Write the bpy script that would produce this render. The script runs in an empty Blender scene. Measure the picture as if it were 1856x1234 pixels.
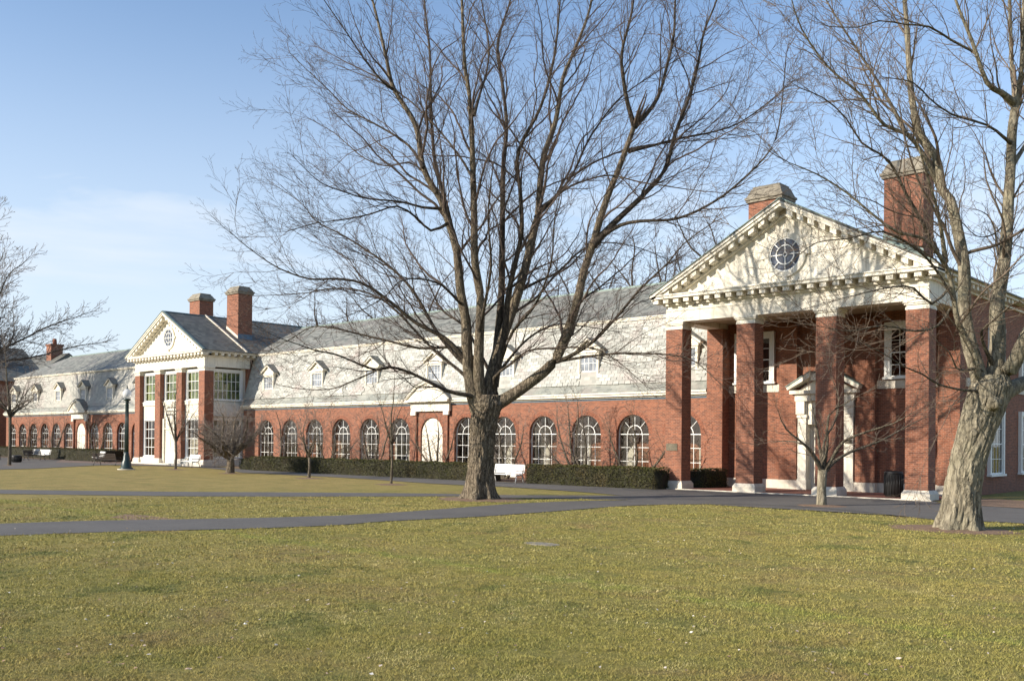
import bpy, math, random
import numpy as np
from mathutils import Vector, Matrix, noise as mn

sc = bpy.context.scene
COL = sc.collection
rnd = random.Random(7)
PI = math.pi

# ------------------------------------------------------------------ camera
FP, YAW, PITCH, ROLL, CYP, EYE = 1735.24, .740423, .006078, .0090832, 789.66, 2.3
_f = np.array([-math.sin(YAW)*math.cos(PITCH), math.cos(YAW)*math.cos(PITCH), math.sin(PITCH)])
_r = np.array([math.cos(YAW), math.sin(YAW), 0.0])
_u = np.cross(_r, _f)
_R = _r*math.cos(ROLL) + _u*math.sin(ROLL)
_U = -_r*math.sin(ROLL) + _u*math.cos(ROLL)
_O = np.array([0, 0, EYE])
cam = bpy.data.cameras.new('camera'); cam_o = bpy.data.objects.new('camera', cam); COL.objects.link(cam_o)
cam.sensor_width = 36; cam.lens = FP/1856*36
cam.shift_y = (CYP-617)/1856
cam.clip_end = 6000
M = Matrix(((_R[0], _U[0], -_f[0], 0), (_R[1], _U[1], -_f[1], 0), (_R[2], _U[2], -_f[2], EYE), (0, 0, 0, 1)))
cam_o.matrix_world = M
sc.camera = cam_o

def ray(x, y): return _f + _R*(x-928)/FP - _U*(y-CYP)/FP
def G(x, y, z=0.0):
    d = ray(x, y); t = (z-EYE)/d[2]; return _O + d*t
def at_depth(x, y, dep):             # dep = metres along the view axis
    return _O + ray(x, y)*dep

# ------------------------------------------------------------------ world, sun, exposure
SUN_DIR = Vector((-0.48, -1.0, 0)).normalized()      # horizontal direction towards the sun
SUN_EL = math.radians(22.5)
w = bpy.data.worlds.new('World'); sc.world = w; w.use_nodes = True
nt = w.node_tree; nt.nodes.clear()
def N(nt, typ, **kw):
    n = nt.nodes.new(typ)
    for k, v in kw.items():
        if k.startswith('in_'):
            key = k[3:]; key = int(key) if key.isdigit() else key.replace('_', ' ')
            n.inputs[key].default_value = v
        else: setattr(n, k, v)
    return n
sky = N(nt, 'ShaderNodeTexSky', sky_type='NISHITA', sun_disc=False, sun_elevation=SUN_EL,
        sun_rotation=math.atan2(SUN_DIR.x, SUN_DIR.y), altitude=50, air_density=1.0, dust_density=0.5, ozone_density=3.0)
bg = N(nt, 'ShaderNodeBackground'); bg.inputs[1].default_value = 0.120
out = N(nt, 'ShaderNodeOutputWorld')
tc = N(nt, 'ShaderNodeTexCoord')
sep = N(nt, 'ShaderNodeSeparateXYZ'); nt.links.new(tc.outputs['Generated'], sep.inputs[0])
# thin cirrus: noise stretched along the horizon, denser low down
mp = N(nt, 'ShaderNodeMapping'); mp.inputs['Scale'].default_value = (1.4, 1.4, 7.0); mp.inputs['Rotation'].default_value = (0.12, 0.1, 0.4)
nt.links.new(tc.outputs['Generated'], mp.inputs[0])
nz = N(nt, 'ShaderNodeTexNoise', in_Scale=1.6, in_Detail=7.0, in_Roughness=0.55, in_Distortion=0.4)
nt.links.new(mp.outputs[0], nz.inputs['Vector'])
rmp = N(nt, 'ShaderNodeMapRange', in_1=0.47, in_2=0.75, in_3=0.0, in_4=1.0); rmp.clamp = True
nt.links.new(nz.outputs[0], rmp.inputs[0])
alt = N(nt, 'ShaderNodeMapRange', in_1=0.06, in_2=0.34, in_3=1.0, in_4=0.10)
nt.links.new(sep.outputs[2], alt.inputs[0])
mul = N(nt, 'ShaderNodeMath', operation='MULTIPLY'); nt.links.new(rmp.outputs[0], mul.inputs[0]); nt.links.new(alt.outputs[0], mul.inputs[1])
base_haze = N(nt, 'ShaderNodeMapRange', in_1=0.0, in_2=0.46, in_3=0.84, in_4=0.04)
base_haze.interpolation_type = 'SMOOTHSTEP'
nt.links.new(sep.outputs[2], base_haze.inputs[0])
nz2 = N(nt, 'ShaderNodeTexNoise', in_Scale=2.2, in_Detail=6.0, in_Roughness=0.6, in_Distortion=0.6)
mp2 = N(nt, 'ShaderNodeMapping'); mp2.inputs['Scale'].default_value = (1.0, 1.0, 4.5); mp2.inputs['Rotation'].default_value = (0.0, 0.16, 0.0)
nt.links.new(tc.outputs['Generated'], mp2.inputs[0]); nt.links.new(mp2.outputs[0], nz2.inputs['Vector'])
zw = N(nt, 'ShaderNodeMath', operation='MULTIPLY_ADD', in_1=-0.34, in_2=0.17); nt.links.new(nz2.outputs[0], zw.inputs[0])
za = N(nt, 'ShaderNodeMath', operation='ADD'); nt.links.new(zw.outputs[0], za.inputs[0]); nt.links.new(sep.outputs[2], za.inputs[1])
veil = N(nt, 'ShaderNodeMapRange', in_1=0.285, in_2=0.205, in_3=0.0, in_4=0.60); veil.interpolation_type = 'SMOOTHSTEP'; nt.links.new(za.outputs[0], veil.inputs[0])
ad2 = N(nt, 'ShaderNodeMath', operation='MULTIPLY_ADD', in_1=0.8); nt.links.new(mul.outputs[0], ad2.inputs[0]); nt.links.new(veil.outputs[0], ad2.inputs[2])
mx0 = N(nt, 'ShaderNodeMath', operation='MAXIMUM'); nt.links.new(ad2.outputs[0], mx0.inputs[0]); nt.links.new(base_haze.outputs[0], mx0.inputs[1]); mx0.use_clamp = True
mixs = N(nt, 'ShaderNodeMix', data_type='RGBA')
nt.links.new(mx0.outputs[0], mixs.inputs[0])
nt.links.new(sky.outputs[0], mixs.inputs[6]); mixs.inputs[7].default_value = (3.75, 4.15, 4.65, 1)
nt.links.new(mixs.outputs[2], bg.inputs[0]); nt.links.new(bg.outputs[0], out.inputs[0])

sun = bpy.data.lights.new('sun', 'SUN'); sun.energy = 4.1; sun.angle = math.radians(0.5); sun.color = (1.0, 0.90, 0.76)
sun_o = bpy.data.objects.new('sun', sun); COL.objects.link(sun_o)
to_sun = Vector((SUN_DIR.x*math.cos(SUN_EL), SUN_DIR.y*math.cos(SUN_EL), math.sin(SUN_EL)))
sun_o.rotation_euler = to_sun.to_track_quat('Z', 'Y').to_euler()
sc.view_settings.view_transform = 'Standard'; sc.view_settings.look = 'None'
sc.view_settings.gamma = 1.0; sc.view_settings.use_curve_mapping = False
sc.view_settings.exposure = 0.88
sc.cycles.max_bounces = 6; sc.cycles.transparent_max_bounces = 12; sc.cycles.caustics_reflective = False; sc.cycles.caustics_refractive = False

# ------------------------------------------------------------------ materials
def new_mat(name):
    m = bpy.data.materials.new(name); m.use_nodes = True
    nt = m.node_tree; b = nt.nodes['Principled BSDF']
    return m, nt, b
def link(nt, a, b): nt.links.new(a, b)
def mixc(nt, fac, a, b, blend='MIX'):
    n = nt.nodes.new('ShaderNodeMix'); n.data_type = 'RGBA'; n.blend_type = blend
    for i, v in ((0, fac), (6, a), (7, b)):
        if hasattr(v, 'is_linked') or hasattr(v, 'links'): nt.links.new(v, n.inputs[i])
        elif i == 0: n.inputs[0].default_value = v
        else: n.inputs[i].default_value = (*v, 1) if len(v) == 3 else v
    return n.outputs[2]
def noi(nt, vec, scale, detail=4, rough=0.55, dist=0.0):
    n = N(nt, 'ShaderNodeTexNoise', in_Scale=scale, in_Detail=detail, in_Roughness=rough, in_Distortion=dist)
    if vec is not None: nt.links.new(vec, n.inputs['Vector'])
    return n.outputs[0]
def rng(nt, v, a, b, c=0.0, d=1.0):
    n = N(nt, 'ShaderNodeMapRange', in_1=a, in_2=b, in_3=c, in_4=d); nt.links.new(v, n.inputs[0]); return n.outputs[0]
def bump(nt, b, h, strength=0.3, dist=0.02):
    n = N(nt, 'ShaderNodeBump', in_Strength=strength, in_Distance=dist); nt.links.new(h, n.inputs['Height']); nt.links.new(n.outputs[0], b.inputs['Normal'])
def scaled(nt, vec, s):
    m = N(nt, 'ShaderNodeMapping'); m.inputs['Scale'].default_value = s; nt.links.new(vec, m.inputs[0]); return m.outputs[0]
def pos(nt): return N(nt, 'ShaderNodeNewGeometry').outputs['Position']

def mat_plain(name, col, rough=0.6, var=0.12, scale=3.0, metal=0.0, streak=0.0, bmp=0.0, spec=0.5):
    m, nt, b = new_mat(name); p = pos(nt)
    c = mixc(nt, rng(nt, noi(nt, p, scale, 5), .3, .7), tuple(x*(1-var) for x in col), tuple(min(1, x*(1+var)) for x in col))
    if streak:
        s = noi(nt, scaled(nt, p, (5, 5, .45)), 1.0, 5, .65)
        c = mixc(nt, rng(nt, s, .52, .75, 0, streak), c, tuple(x*.45 for x in (col[0], col[1]*.97, col[2]*.85)))
    link(nt, c, b.inputs['Base Color']); b.inputs['Roughness'].default_value = rough; b.inputs['Metallic'].default_value = metal
    b.inputs['Specular IOR Level'].default_value = spec
    if bmp: bump(nt, b, noi(nt, p, 25, 5), bmp, .01)
    return m

def mat_brick(name='red_brick', c1=(.315, .108, .052), c2=(.135, .047, .027), mortar=(.36, .26, .19)):
    m, nt, b = new_mat(name)
    g = N(nt, 'ShaderNodeNewGeometry'); sp = N(nt, 'ShaderNodeSeparateXYZ'); link(nt, g.outputs['Position'], sp.inputs[0])
    sn = N(nt, 'ShaderNodeSeparateXYZ'); link(nt, g.outputs['Normal'], sn.inputs[0])
    ab = N(nt, 'ShaderNodeMath', operation='ABSOLUTE'); link(nt, sn.outputs[0], ab.inputs[0])
    gt = N(nt, 'ShaderNodeMath', operation='GREATER_THAN', in_1=0.7); link(nt, ab.outputs[0], gt.inputs[0])
    mf = N(nt, 'ShaderNodeMix', data_type='FLOAT'); link(nt, gt.outputs[0], mf.inputs[0]); link(nt, sp.outputs[0], mf.inputs[2]); link(nt, sp.outputs[1], mf.inputs[3])
    cb = N(nt, 'ShaderNodeCombineXYZ'); link(nt, mf.outputs[0], cb.inputs[0]); link(nt, sp.outputs[2], cb.inputs[1])
    bt = N(nt, 'ShaderNodeTexBrick', in_Scale=1.0, in_Mortar_Size=.0055, in_Mortar_Smooth=.2, in_Bias=-.05, in_Brick_Width=.205, in_Row_Height=.0775)
    bt.inputs['Color1'].default_value = (*c1, 1); bt.inputs['Color2'].default_value = (*c2, 1); bt.inputs['Mortar'].default_value = (*mortar, 1)
    link(nt, cb.outputs[0], bt.inputs['Vector'])
    big = noi(nt, scaled(nt, g.outputs['Position'], (1, 1, .7)), .9, 5, .6)
    c = mixc(nt, rng(nt, big, .35, .7, 0, .30), bt.outputs[0], (.215, .088, .048))
    sm = noi(nt, g.outputs['Position'], 9, 3)
    c = mixc(nt, rng(nt, sm, .3, .7, .0, .5), c, mixc(nt, .55, c, (.10, .032, .022)))
    st = noi(nt, scaled(nt, g.outputs['Position'], (2.2, 2.2, .25)), 1.0, 5, .6)
    c = mixc(nt, rng(nt, st, .56, .74, 0, .35), c, (.07, .035, .026))
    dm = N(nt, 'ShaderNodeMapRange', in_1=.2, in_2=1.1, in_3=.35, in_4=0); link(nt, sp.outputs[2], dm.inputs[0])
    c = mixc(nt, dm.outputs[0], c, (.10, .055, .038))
    link(nt, c, b.inputs['Base Color']); b.inputs['Roughness'].default_value = .85
    bump(nt, b, bt.outputs[1], -.5, .006)
    return m

def mat_slate(name, base, dark, pink, tint=False, rw=.32, rh=.2):
    """roofing slate; where slates are real pieces the colour of each comes from its own 'tint' value"""
    m, nt, b = new_mat(name); g = N(nt, 'ShaderNodeNewGeometry'); p = g.outputs['Position']
    if tint:
        t = N(nt, 'ShaderNodeAttribute', attribute_name='tint').outputs['Fac']
    else:
        sp = N(nt, 'ShaderNodeSeparateXYZ'); link(nt, p, sp.inputs[0])
        sn = N(nt, 'ShaderNodeSeparateXYZ'); link(nt, g.outputs['Normal'], sn.inputs[0])
        ab = N(nt, 'ShaderNodeMath', operation='ABSOLUTE'); link(nt, sn.outputs[0], ab.inputs[0])
        gt = N(nt, 'ShaderNodeMath', operation='GREATER_THAN', in_1=0.3); link(nt, ab.outputs[0], gt.inputs[0])
        mf = N(nt, 'ShaderNodeMix', data_type='FLOAT'); link(nt, gt.outputs[0], mf.inputs[0]); link(nt, sp.outputs[0], mf.inputs[2]); link(nt, sp.outputs[1], mf.inputs[3])
        cb = N(nt, 'ShaderNodeCombineXYZ'); link(nt, mf.outputs[0], cb.inputs[0]); link(nt, sp.outputs[2], cb.inputs[1])
        bt = N(nt, 'ShaderNodeTexBrick', in_Scale=1.0, in_Mortar_Size=.008, in_Mortar_Smooth=.4, in_Brick_Width=rw, in_Row_Height=rh)
        bt.inputs['Color1'].default_value = (0, 0, 0, 1); bt.inputs['Color2'].default_value = (1, 1, 1, 1); bt.inputs['Mortar'].default_value = (.3, .3, .3, 1)
        link(nt, cb.outputs[0], bt.inputs['Vector']); t = bt.outputs[0]
        bump(nt, b, bt.outputs[1], -.6, .012)
    c = mixc(nt, t, dark, base)
    n1 = noi(nt, scaled(nt, p, (1, 1, 1.6)), .55, 5, .6)
    c = mixc(nt, rng(nt, n1, .5, .72, 0, .75), c, pink)
    n2 = noi(nt, scaled(nt, p, (2.2, 2.2, 1.2)), 1.7, 5, .65)
    c = mixc(nt, rng(nt, n2, .55, .8, 0, .5), c, tuple(x*.45 for x in dark))
    link(nt, c, b.inputs['Base Color']); b.inputs['Roughness'].default_value = .62
    b.inputs['Specular IOR Level'].default_value = .3
    return m

def mat_bark(name, c1, c2, moss, sz=1.0, fz=.75, zs=.10):
    m, nt, b = new_mat(name)
    p = N(nt, 'ShaderNodeTexCoord').outputs['Object']
    v = scaled(nt, p, (1, 1, .22))
    n1 = noi(nt, v, 14*sz, 7, .7, .8); n2 = noi(nt, p, 1.3, 5, .6)
    c = mixc(nt, rng(nt, n1, .38, .62), c1, c2)
    c = mixc(nt, rng(nt, n2, .45, .7, 0, .45), c, moss)
    vo = N(nt, 'ShaderNodeTexVoronoi', feature='DISTANCE_TO_EDGE', in_Scale=11.0*sz, in_Randomness=1.0)
    vd = N(nt, 'ShaderNodeVectorMath', operation='ADD'); nn = N(nt, 'ShaderNodeTexNoise', in_Scale=5.0, in_Detail=4.0); link(nt, p, nn.inputs['Vector'])
    sc_ = N(nt, 'ShaderNodeVectorMath', operation='SCALE'); sc_.inputs['Scale'].default_value = .22; link(nt, nn.outputs['Color'], sc_.inputs[0])
    link(nt, scaled(nt, p, (1, 1, zs)), vd.inputs[0]); link(nt, sc_.outputs[0], vd.inputs[1]); link(nt, vd.outputs[0], vo.inputs['Vector'])
    fis = rng(nt, vo.outputs['Distance'], .0, .13, fz, 0)
    c = mixc(nt, fis, c, tuple(x*.32 for x in c1))
    link(nt, c, b.inputs['Base Color']); b.inputs['Roughness'].default_value = .9; b.inputs['Specular IOR Level'].default_value = .2
    hh = N(nt, 'ShaderNodeMath', operation='MULTIPLY_ADD', in_1=-.7); link(nt, fis, hh.inputs[0]); link(nt, n1, hh.inputs[2])
    bump(nt, b, hh.outputs[0], 1.0, .045)
    return m

def lawn_color(nt, p):
    big = noi(nt, p, .16, 4, .6); med = noi(nt, p, .9, 5, .65); fine = noi(nt, scaled(nt, p, (1, 1, 1)), 6, 5, .7); mid = noi(nt, p, 2.6, 5, .7, .3)
    c = mixc(nt, rng(nt, big, .40, .62), (.295, .255, .068), (.375, .295, .098))
    c = mixc(nt, rng(nt, med, .42, .68, 0, .75), c, (.235, .232, .058))
    c = mixc(nt, rng(nt, fine, .40, .68, 0, .6), c, (.43, .36, .13))
    c = mixc(nt, rng(nt, mid, .58, .74, 0, .6), c, (.12, .14, .032))
    # the more distant lawn by the hedge is dry and straw coloured
    sp = N(nt, 'ShaderNodeSeparateXYZ'); link(nt, p, sp.inputs[0])
    pat = noi(nt, scaled(nt, p, (1, 1, 1)), .38, 6, .72, .8)
    c = mixc(nt, rng(nt, pat, .52, .66, 0, .8), c, (.30, .215, .095))
    pat2 = noi(nt, scaled(nt, p, (1.0, 1.0, 1)), .62, 5, .7, .5)
    c = mixc(nt, rng(nt, pat2, .54, .66, 0, .75), c, (.125, .15, .045))
    far = rng(nt, sp.outputs[0], -30, -42, 0, .78)
    c = mixc(nt, far, c, mixc(nt, rng(nt, noi(nt, scaled(nt, p, (1, 1, 1)), .8, 9, .74), .41, .60), (.46, .335, .13), (.27, .22, .08)))
    # greener line where a trench was refilled, running across the lawn
    a = G(560, 985); bpt = G(1800, 1160); dx, dy = bpt[0]-a[0], bpt[1]-a[1]; L = math.hypot(dx, dy); nx, ny = -dy/L, dx/L
    d1 = N(nt, 'ShaderNodeVectorMath', operation='DOT_PRODUCT'); link(nt, p, d1.inputs[0]); d1.inputs[1].default_value = (nx, ny, 0)
    wob = N(nt, 'ShaderNodeMath', operation='MULTIPLY_ADD', in_1=1.3, in_2=-(nx*a[0]+ny*a[1])-.65); link(nt, med, wob.inputs[0])
    sm = N(nt, 'ShaderNodeMath', operation='ADD'); link(nt, d1.outputs['Value'], sm.inputs[0]); link(nt, wob.outputs[0], sm.inputs[1])
    ab = N(nt, 'ShaderNodeMath', operation='ABSOLUTE'); link(nt, sm.outputs[0], ab.inputs[0])
    f0 = rng(nt, ab.outputs[0], .03, .5, .9, 0); f1 = N(nt, 'ShaderNodeMath', operation='MULTIPLY'); link(nt, f0, f1.inputs[0]); link(nt, rng(nt, mid, .38, .60), f1.inputs[1]); f = f1.outputs[0]
    c = mixc(nt, f, c, (.30, .32, .07))
    return c
def mat_lawn(name, blades=False):
    m, nt, b = new_mat(name); p = pos(nt)
    c = lawn_color(nt, p)
    if blades:
        t = N(nt, 'ShaderNodeAttribute', attribute_name='tint').outputs['Fac']
        c = mixc(nt, rng(nt, t, 0, 1, 0, .75), c, mixc(nt, rng(nt, t, .5, .95), (.165, .182, .045), (.62, .525, .26)))
    else:
        c = mixc(nt, rng(nt, noi(nt, scaled(nt, p, (1, 1, 1)), 9, 7, .8), .42, .66, .0, .7), c, tuple((.13, .115, .035)))
        bump(nt, b, noi(nt, p, 14, 8, .8), 1.0, .06)
    link(nt, c, b.inputs['Base Color']); b.inputs['Roughness'].default_value = .85; b.inputs['Specular IOR Level'].default_value = .15
    return m

def mat_glass(name, tint=(.6, .65, .65), refl=.06, clear=.9):
    m = bpy.data.materials.new(name); m.use_nodes = True; nt = m.node_tree; nt.nodes.clear()
    o = N(nt, 'ShaderNodeOutputMaterial'); gl = N(nt, 'ShaderNodeBsdfGlossy'); gl.inputs['Roughness'].default_value = .03
    tr = N(nt, 'ShaderNodeBsdfTransparent'); tr.inputs[0].default_value = (clear, clear*1.0, clear*.98, 1)
    lw = N(nt, 'ShaderNodeLayerWeight', in_Blend=.5); pw = N(nt, 'ShaderNodeMath', operation='POWER', in_1=4.0); link(nt, lw.outputs['Facing'], pw.inputs[0])
    ad = N(nt, 'ShaderNodeMath', operation='MULTIPLY_ADD', in_1=.45, in_2=refl); ad.use_clamp = True; link(nt, pw.outputs[0], ad.inputs[0])
    p = pos(nt); bp = N(nt, 'ShaderNodeBump', in_Strength=.05, in_Distance=.02); link(nt, noi(nt, p, 2.5, 2), bp.inputs['Height']); link(nt, bp.outputs[0], gl.inputs['Normal'])
    mx = N(nt, 'ShaderNodeMixShader'); link(nt, ad.outputs[0], mx.inputs[0]); link(nt, tr.outputs[0], mx.inputs[1]); link(nt, gl.outputs[0], mx.inputs[2])
    link(nt, mx.outputs[0], o.inputs[0]); return m

MT = dict(
    brick=mat_brick(), 
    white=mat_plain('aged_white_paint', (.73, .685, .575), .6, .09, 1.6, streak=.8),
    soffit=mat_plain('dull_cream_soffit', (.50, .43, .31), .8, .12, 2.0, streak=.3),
    trim=mat_plain('white_window_paint', (.80, .80, .76), .45, .05, 4.0),
    stone=mat_plain('limestone', (.60, .55, .46), .8, .12, 2.5, streak=.45, bmp=.3),
    capstone=mat_plain('weathered_capstone', (.23, .205, .16), .9, .3, 2.5, streak=.6, bmp=.5),
    slate=mat_slate('slate_roof', (.27, .27, .235), (.125, .13, .115), (.21, .18, .165), rw=.36, rh=.16),
    dslate=mat_slate('dark_slate_roof', (.185, .18, .15), (.095, .098, .085), (.14, .13, .12), rw=.36, rh=.16),
    wslate=mat_slate('pale_weathered_slate', (.475, .475, .43), (.285, .29, .265), (.385, .31, .285), tint=True),
    kslate=mat_slate('kick_slate', (.34, .345, .30), (.19, .20, .18), (.27, .235, .21), rw=.36, rh=.16),
    wslate_far=mat_slate('pale_weathered_slate_far', (.42, .41, .365), (.28, .28, .25), (.33, .27, .25), rw=.4, rh=.2),
    copper=mat_plain('weathered_copper', (.17, .23, .21), .6, .25, 3.0, metal=.2),
    bluecopper=mat_plain('bluish_lead_flashing', (.10, .16, .22), .6, .2, 3.0),
    inner=mat_plain('interior_plaster', (.62, .60, .54), .9, .06, 1.0),
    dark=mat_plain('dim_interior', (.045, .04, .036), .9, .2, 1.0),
    green_in=None,
    blackmetal=mat_plain('black_painted_metal', (.018, .018, .018), .45, .2, 6.0),
    darkbench=mat_plain('dark_brown_slats', (.035, .024, .02), .6, .2, 6.0),
    greenmetal=mat_plain('dark_green_cast_iron', (.020, .040, .037), .4, .25, 5.0),
    benchw=mat_plain('white_bench_paint', (.80, .79, .75), .5, .05, 5.0, streak=.3),
    bronze=mat_plain('bronze_plate', (.10, .085, .055), .55, .3, 12.0, metal=.3),
    asphalt=None, lawn=mat_lawn('lawn_turf'), blades=mat_lawn('grass_blades', True),
    glass=mat_glass('window_glass'), glass_dark=mat_glass('window_glass_reflective', refl=.2, clear=.4),
    bark=mat_bark('grey_brown_bark', (.10, .078, .056), (.30, .245, .175), (.20, .175, .11)),
    bark2=mat_bark('pale_tan_bark', (.15, .13, .092), (.335, .295, .215), (.245, .235, .155), .55, .55, .10),
    twig=mat_plain('dark_twig_bark', (.10, .076, .063), .9, .25, 2.0, spec=.15),
    twig2=mat_plain('tan_twig_bark', (.145, .112, .085), .9, .25, 2.0, spec=.15),
    graytwig=mat_plain('grey_twig_bark', (.20, .17, .145), .9, .25, 2.0, spec=.15),
    mulch=mat_plain('bark_mulch', (.19, .118, .070), .95, .5, 14.0, bmp=1.0),
    porch=mat_plain('red_brick_paving', (.24, .09, .06), .85, .25, 8.0),
    terrace=mat_plain('brown_brick_paving', (.17, .12, .095), .9, .25, 5.0),
    hedge=None, globe=None, 
)
def _asphalt():
    m, nt, b = new_mat('grey_asphalt'); p = pos(nt)
    c = mixc(nt, rng(nt, noi(nt, p, .6, 5), .35, .68), (.066, .059, .052), (.098, .089, .079))
    c = mixc(nt, rng(nt, noi(nt, p, 60, 3), .35, .7, 0, .5), c, (.17, .165, .155))
    c = mixc(nt, rng(nt, noi(nt, p, 5, 6, .7), .58, .75, 0, .6), c, (.045, .043, .04)); c = mixc(nt, rng(nt, noi(nt, scaled(nt, p, (.5, 1.6, 1)), 1.3, 6, .7, 1.0), .55, .66, 0, .45), c, (.135, .125, .11))
    link(nt, c, b.inputs['Base Color']); b.inputs['Roughness'].default_value = .88; bump(nt, b, noi(nt, p, 40, 4), .4, .01); return m
MT['asphalt'] = _asphalt()
def _green():
    m, nt, b = new_mat('green_blind'); p = pos(nt)
    c = mixc(nt, rng(nt, noi(nt, scaled(nt, p, (1, 1, .6)), 1.3, 4, .6, .8), .40, .62), (.34, .42, .10), (.10, .14, .06))
    c = mixc(nt, rng(nt, noi(nt, scaled(nt, p, (1, 1, .1)), 3.5, 3), .50, .66, 0, .8), c, (.05, .05, .03))
    link(nt, c, b.inputs['Base Color']); b.inputs['Roughness'].default_value = .9; return m
MT['green_in'] = _green()
def _hedge():
    m, nt, b = new_mat('yew_hedge_leaves'); t = N(nt, 'ShaderNodeAttribute', attribute_name='tint').outputs['Fac']; p = pos(nt)
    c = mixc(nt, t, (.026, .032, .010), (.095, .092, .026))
    c = mixc(nt, rng(nt, noi(nt, p, .8, 4), .48, .7, 0, .6), c, (.115, .075, .03))
    link(nt, c, b.inputs['Base Color']); b.inputs['Roughness'].default_value = .6; b.inputs['Specular IOR Level'].default_value = .25; return m
MT['hedge'] = _hedge()
def _globe():
    m, nt, b = new_mat('clear_lamp_globe'); b.inputs['Base Color'].default_value = (.75, .77, .78, 1); b.inputs['Alpha'].default_value = .55; b.inputs['Roughness'].default_value = .15; return m
MT['globe'] = _globe()

# ------------------------------------------------------------------ object helpers
def tag(o, label=None, cat=None, group=None, kind=None):
    if label: o['label'] = label
    if cat: o['category'] = cat
    if group: o['group'] = group
    if kind: o['kind'] = kind
    return o
def thing(name, loc, label, cat, group=None, rz=0.0):
    o = bpy.data.objects.new(name, None); COL.objects.link(o); o.location = loc; o.rotation_euler = (0, 0, rz)
    o.empty_display_size = .3
    return tag(o, label, cat, group)
def world_loc(p):
    v = Vector((0, 0, 0))
    while p is not None: v += Vector(p.location); p = p.parent
    return v
class MB:
    """collects shapes in world coordinates; build() links them as one mesh object under parent"""
    def __init__(s): s.v = []; s.f = []; s.sm = []
    def add(s, vs, fs, smooth=False):
        n = len(s.v); s.v += [tuple(map(float, v)) for v in vs]; s.f += [tuple(i+n for i in f) for f in fs]; s.sm += [smooth]*len(fs); return s
    def box(s, x0, x1, y0, y1, z0, z1):
        return s.add([(x0, y0, z0), (x1, y0, z0), (x1, y1, z0), (x0, y1, z0), (x0, y0, z1), (x1, y0, z1), (x1, y1, z1), (x0, y1, z1)],
              [(0, 3, 2, 1), (4, 5, 6, 7), (0, 1, 5, 4), (1, 2, 6, 5), (2, 3, 7, 6), (3, 0, 4, 7)])
    def taper(s, x0, x1, y0, y1, z0, z1, d):
        return s.add([(x0, y0, z0), (x1, y0, z0), (x1, y1, z0), (x0, y1, z0), (x0+d, y0+d, z1), (x1-d, y0+d, z1), (x1-d, y1-d, z1), (x0+d, y1-d, z1)],
              [(0, 3, 2, 1), (4, 5, 6, 7), (0, 1, 5, 4), (1, 2, 6, 5), (2, 3, 7, 6), (3, 0, 4, 7)])
    def prism(s, prof, axis, a, b):
        """prof: list of 2D points; extruded along axis ('x': prof=(y,z); 'y': prof=(x,z); 'z': prof=(x,y))"""
        n = len(prof)
        mk = {'x': lambda t, p: (t, p[0], p[1]), 'y': lambda t, p: (p[0], t, p[1]), 'z': lambda t, p: (p[0], p[1], t)}[axis]
        vs = [mk(a, p) for p in prof] + [mk(b, p) for p in prof]
        fs = [tuple(range(n))[::-1], tuple(range(n, 2*n))] + [(i, (i+1) % n, (i+1) % n+n, i+n) for i in range(n)]
        return s.add(vs, fs)
    def quad(s, a, b, c, d): return s.add([a, b, c, d], [(0, 1, 2, 3)])
    def tube(s, pts, rad, n=8, cap=True):
        pts = [Vector(p) for p in pts]; rad = rad if isinstance(rad, (list, tuple)) else [rad]*len(pts)
        vs = []; ref = Vector((.31, .52, .79))
        for i, p in enumerate(pts):
            t = (pts[min(i+1, len(pts)-1)]-pts[max(i-1, 0)]).normalized()
            a = t.cross(ref).normalized(); b = t.cross(a)
            for k in range(n):
                th = 2*PI*k/n; vs.append(p+(a*math.cos(th)+b*math.sin(th))*rad[i])
        fs = [(i*n+k, i*n+(k+1) % n, (i+1)*n+(k+1) % n, (i+1)*n+k) for i in range(len(pts)-1) for k in range(n)]
        if cap: fs += [tuple(range(n))[::-1], tuple(range((len(pts)-1)*n, len(pts)*n))]
        return s.add(vs, fs, True)
    def lathe(s, c, prof, n=16):
        """prof: (radius, z) list around vertical axis through c"""
        vs = [(c[0]+r*math.cos(2*PI*k/n), c[1]+r*math.sin(2*PI*k/n), c[2]+z) for r, z in prof for k in range(n)]
        fs = [(i*n+k, i*n+(k+1) % n, (i+1)*n+(k+1) % n, (i+1)*n+k) for i in range(len(prof)-1) for k in range(n)]
        fs += [tuple(range(n))[::-1], tuple(range((len(prof)-1)*n, len(prof)*n))]
        return s.add(vs, fs, True)
    def build(s, name, mat, parent=None, label=None, kind=None):
        o0 = world_loc(parent) if parent is not None else Vector((0, 0, 0))
        me = bpy.data.meshes.new(name)
        me.from_pydata([(v[0]-o0.x, v[1]-o0.y, v[2]-o0.z) for v in s.v], [], s.f)
        me.polygons.foreach_set('use_smooth', s.sm)
        me.materials.append(MT[mat] if isinstance(mat, str) else mat)
        import bmesh
        bm = bmesh.new(); bm.from_mesh(me); bmesh.ops.recalc_face_normals(bm, faces=bm.faces); bm.to_mesh(me); bm.free()
        o = bpy.data.objects.new(name, me); COL.objects.link(o)
        if parent is not None: o.parent = parent
        if label: o['label'] = label
        if kind: o['kind'] = kind
        return o
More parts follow.
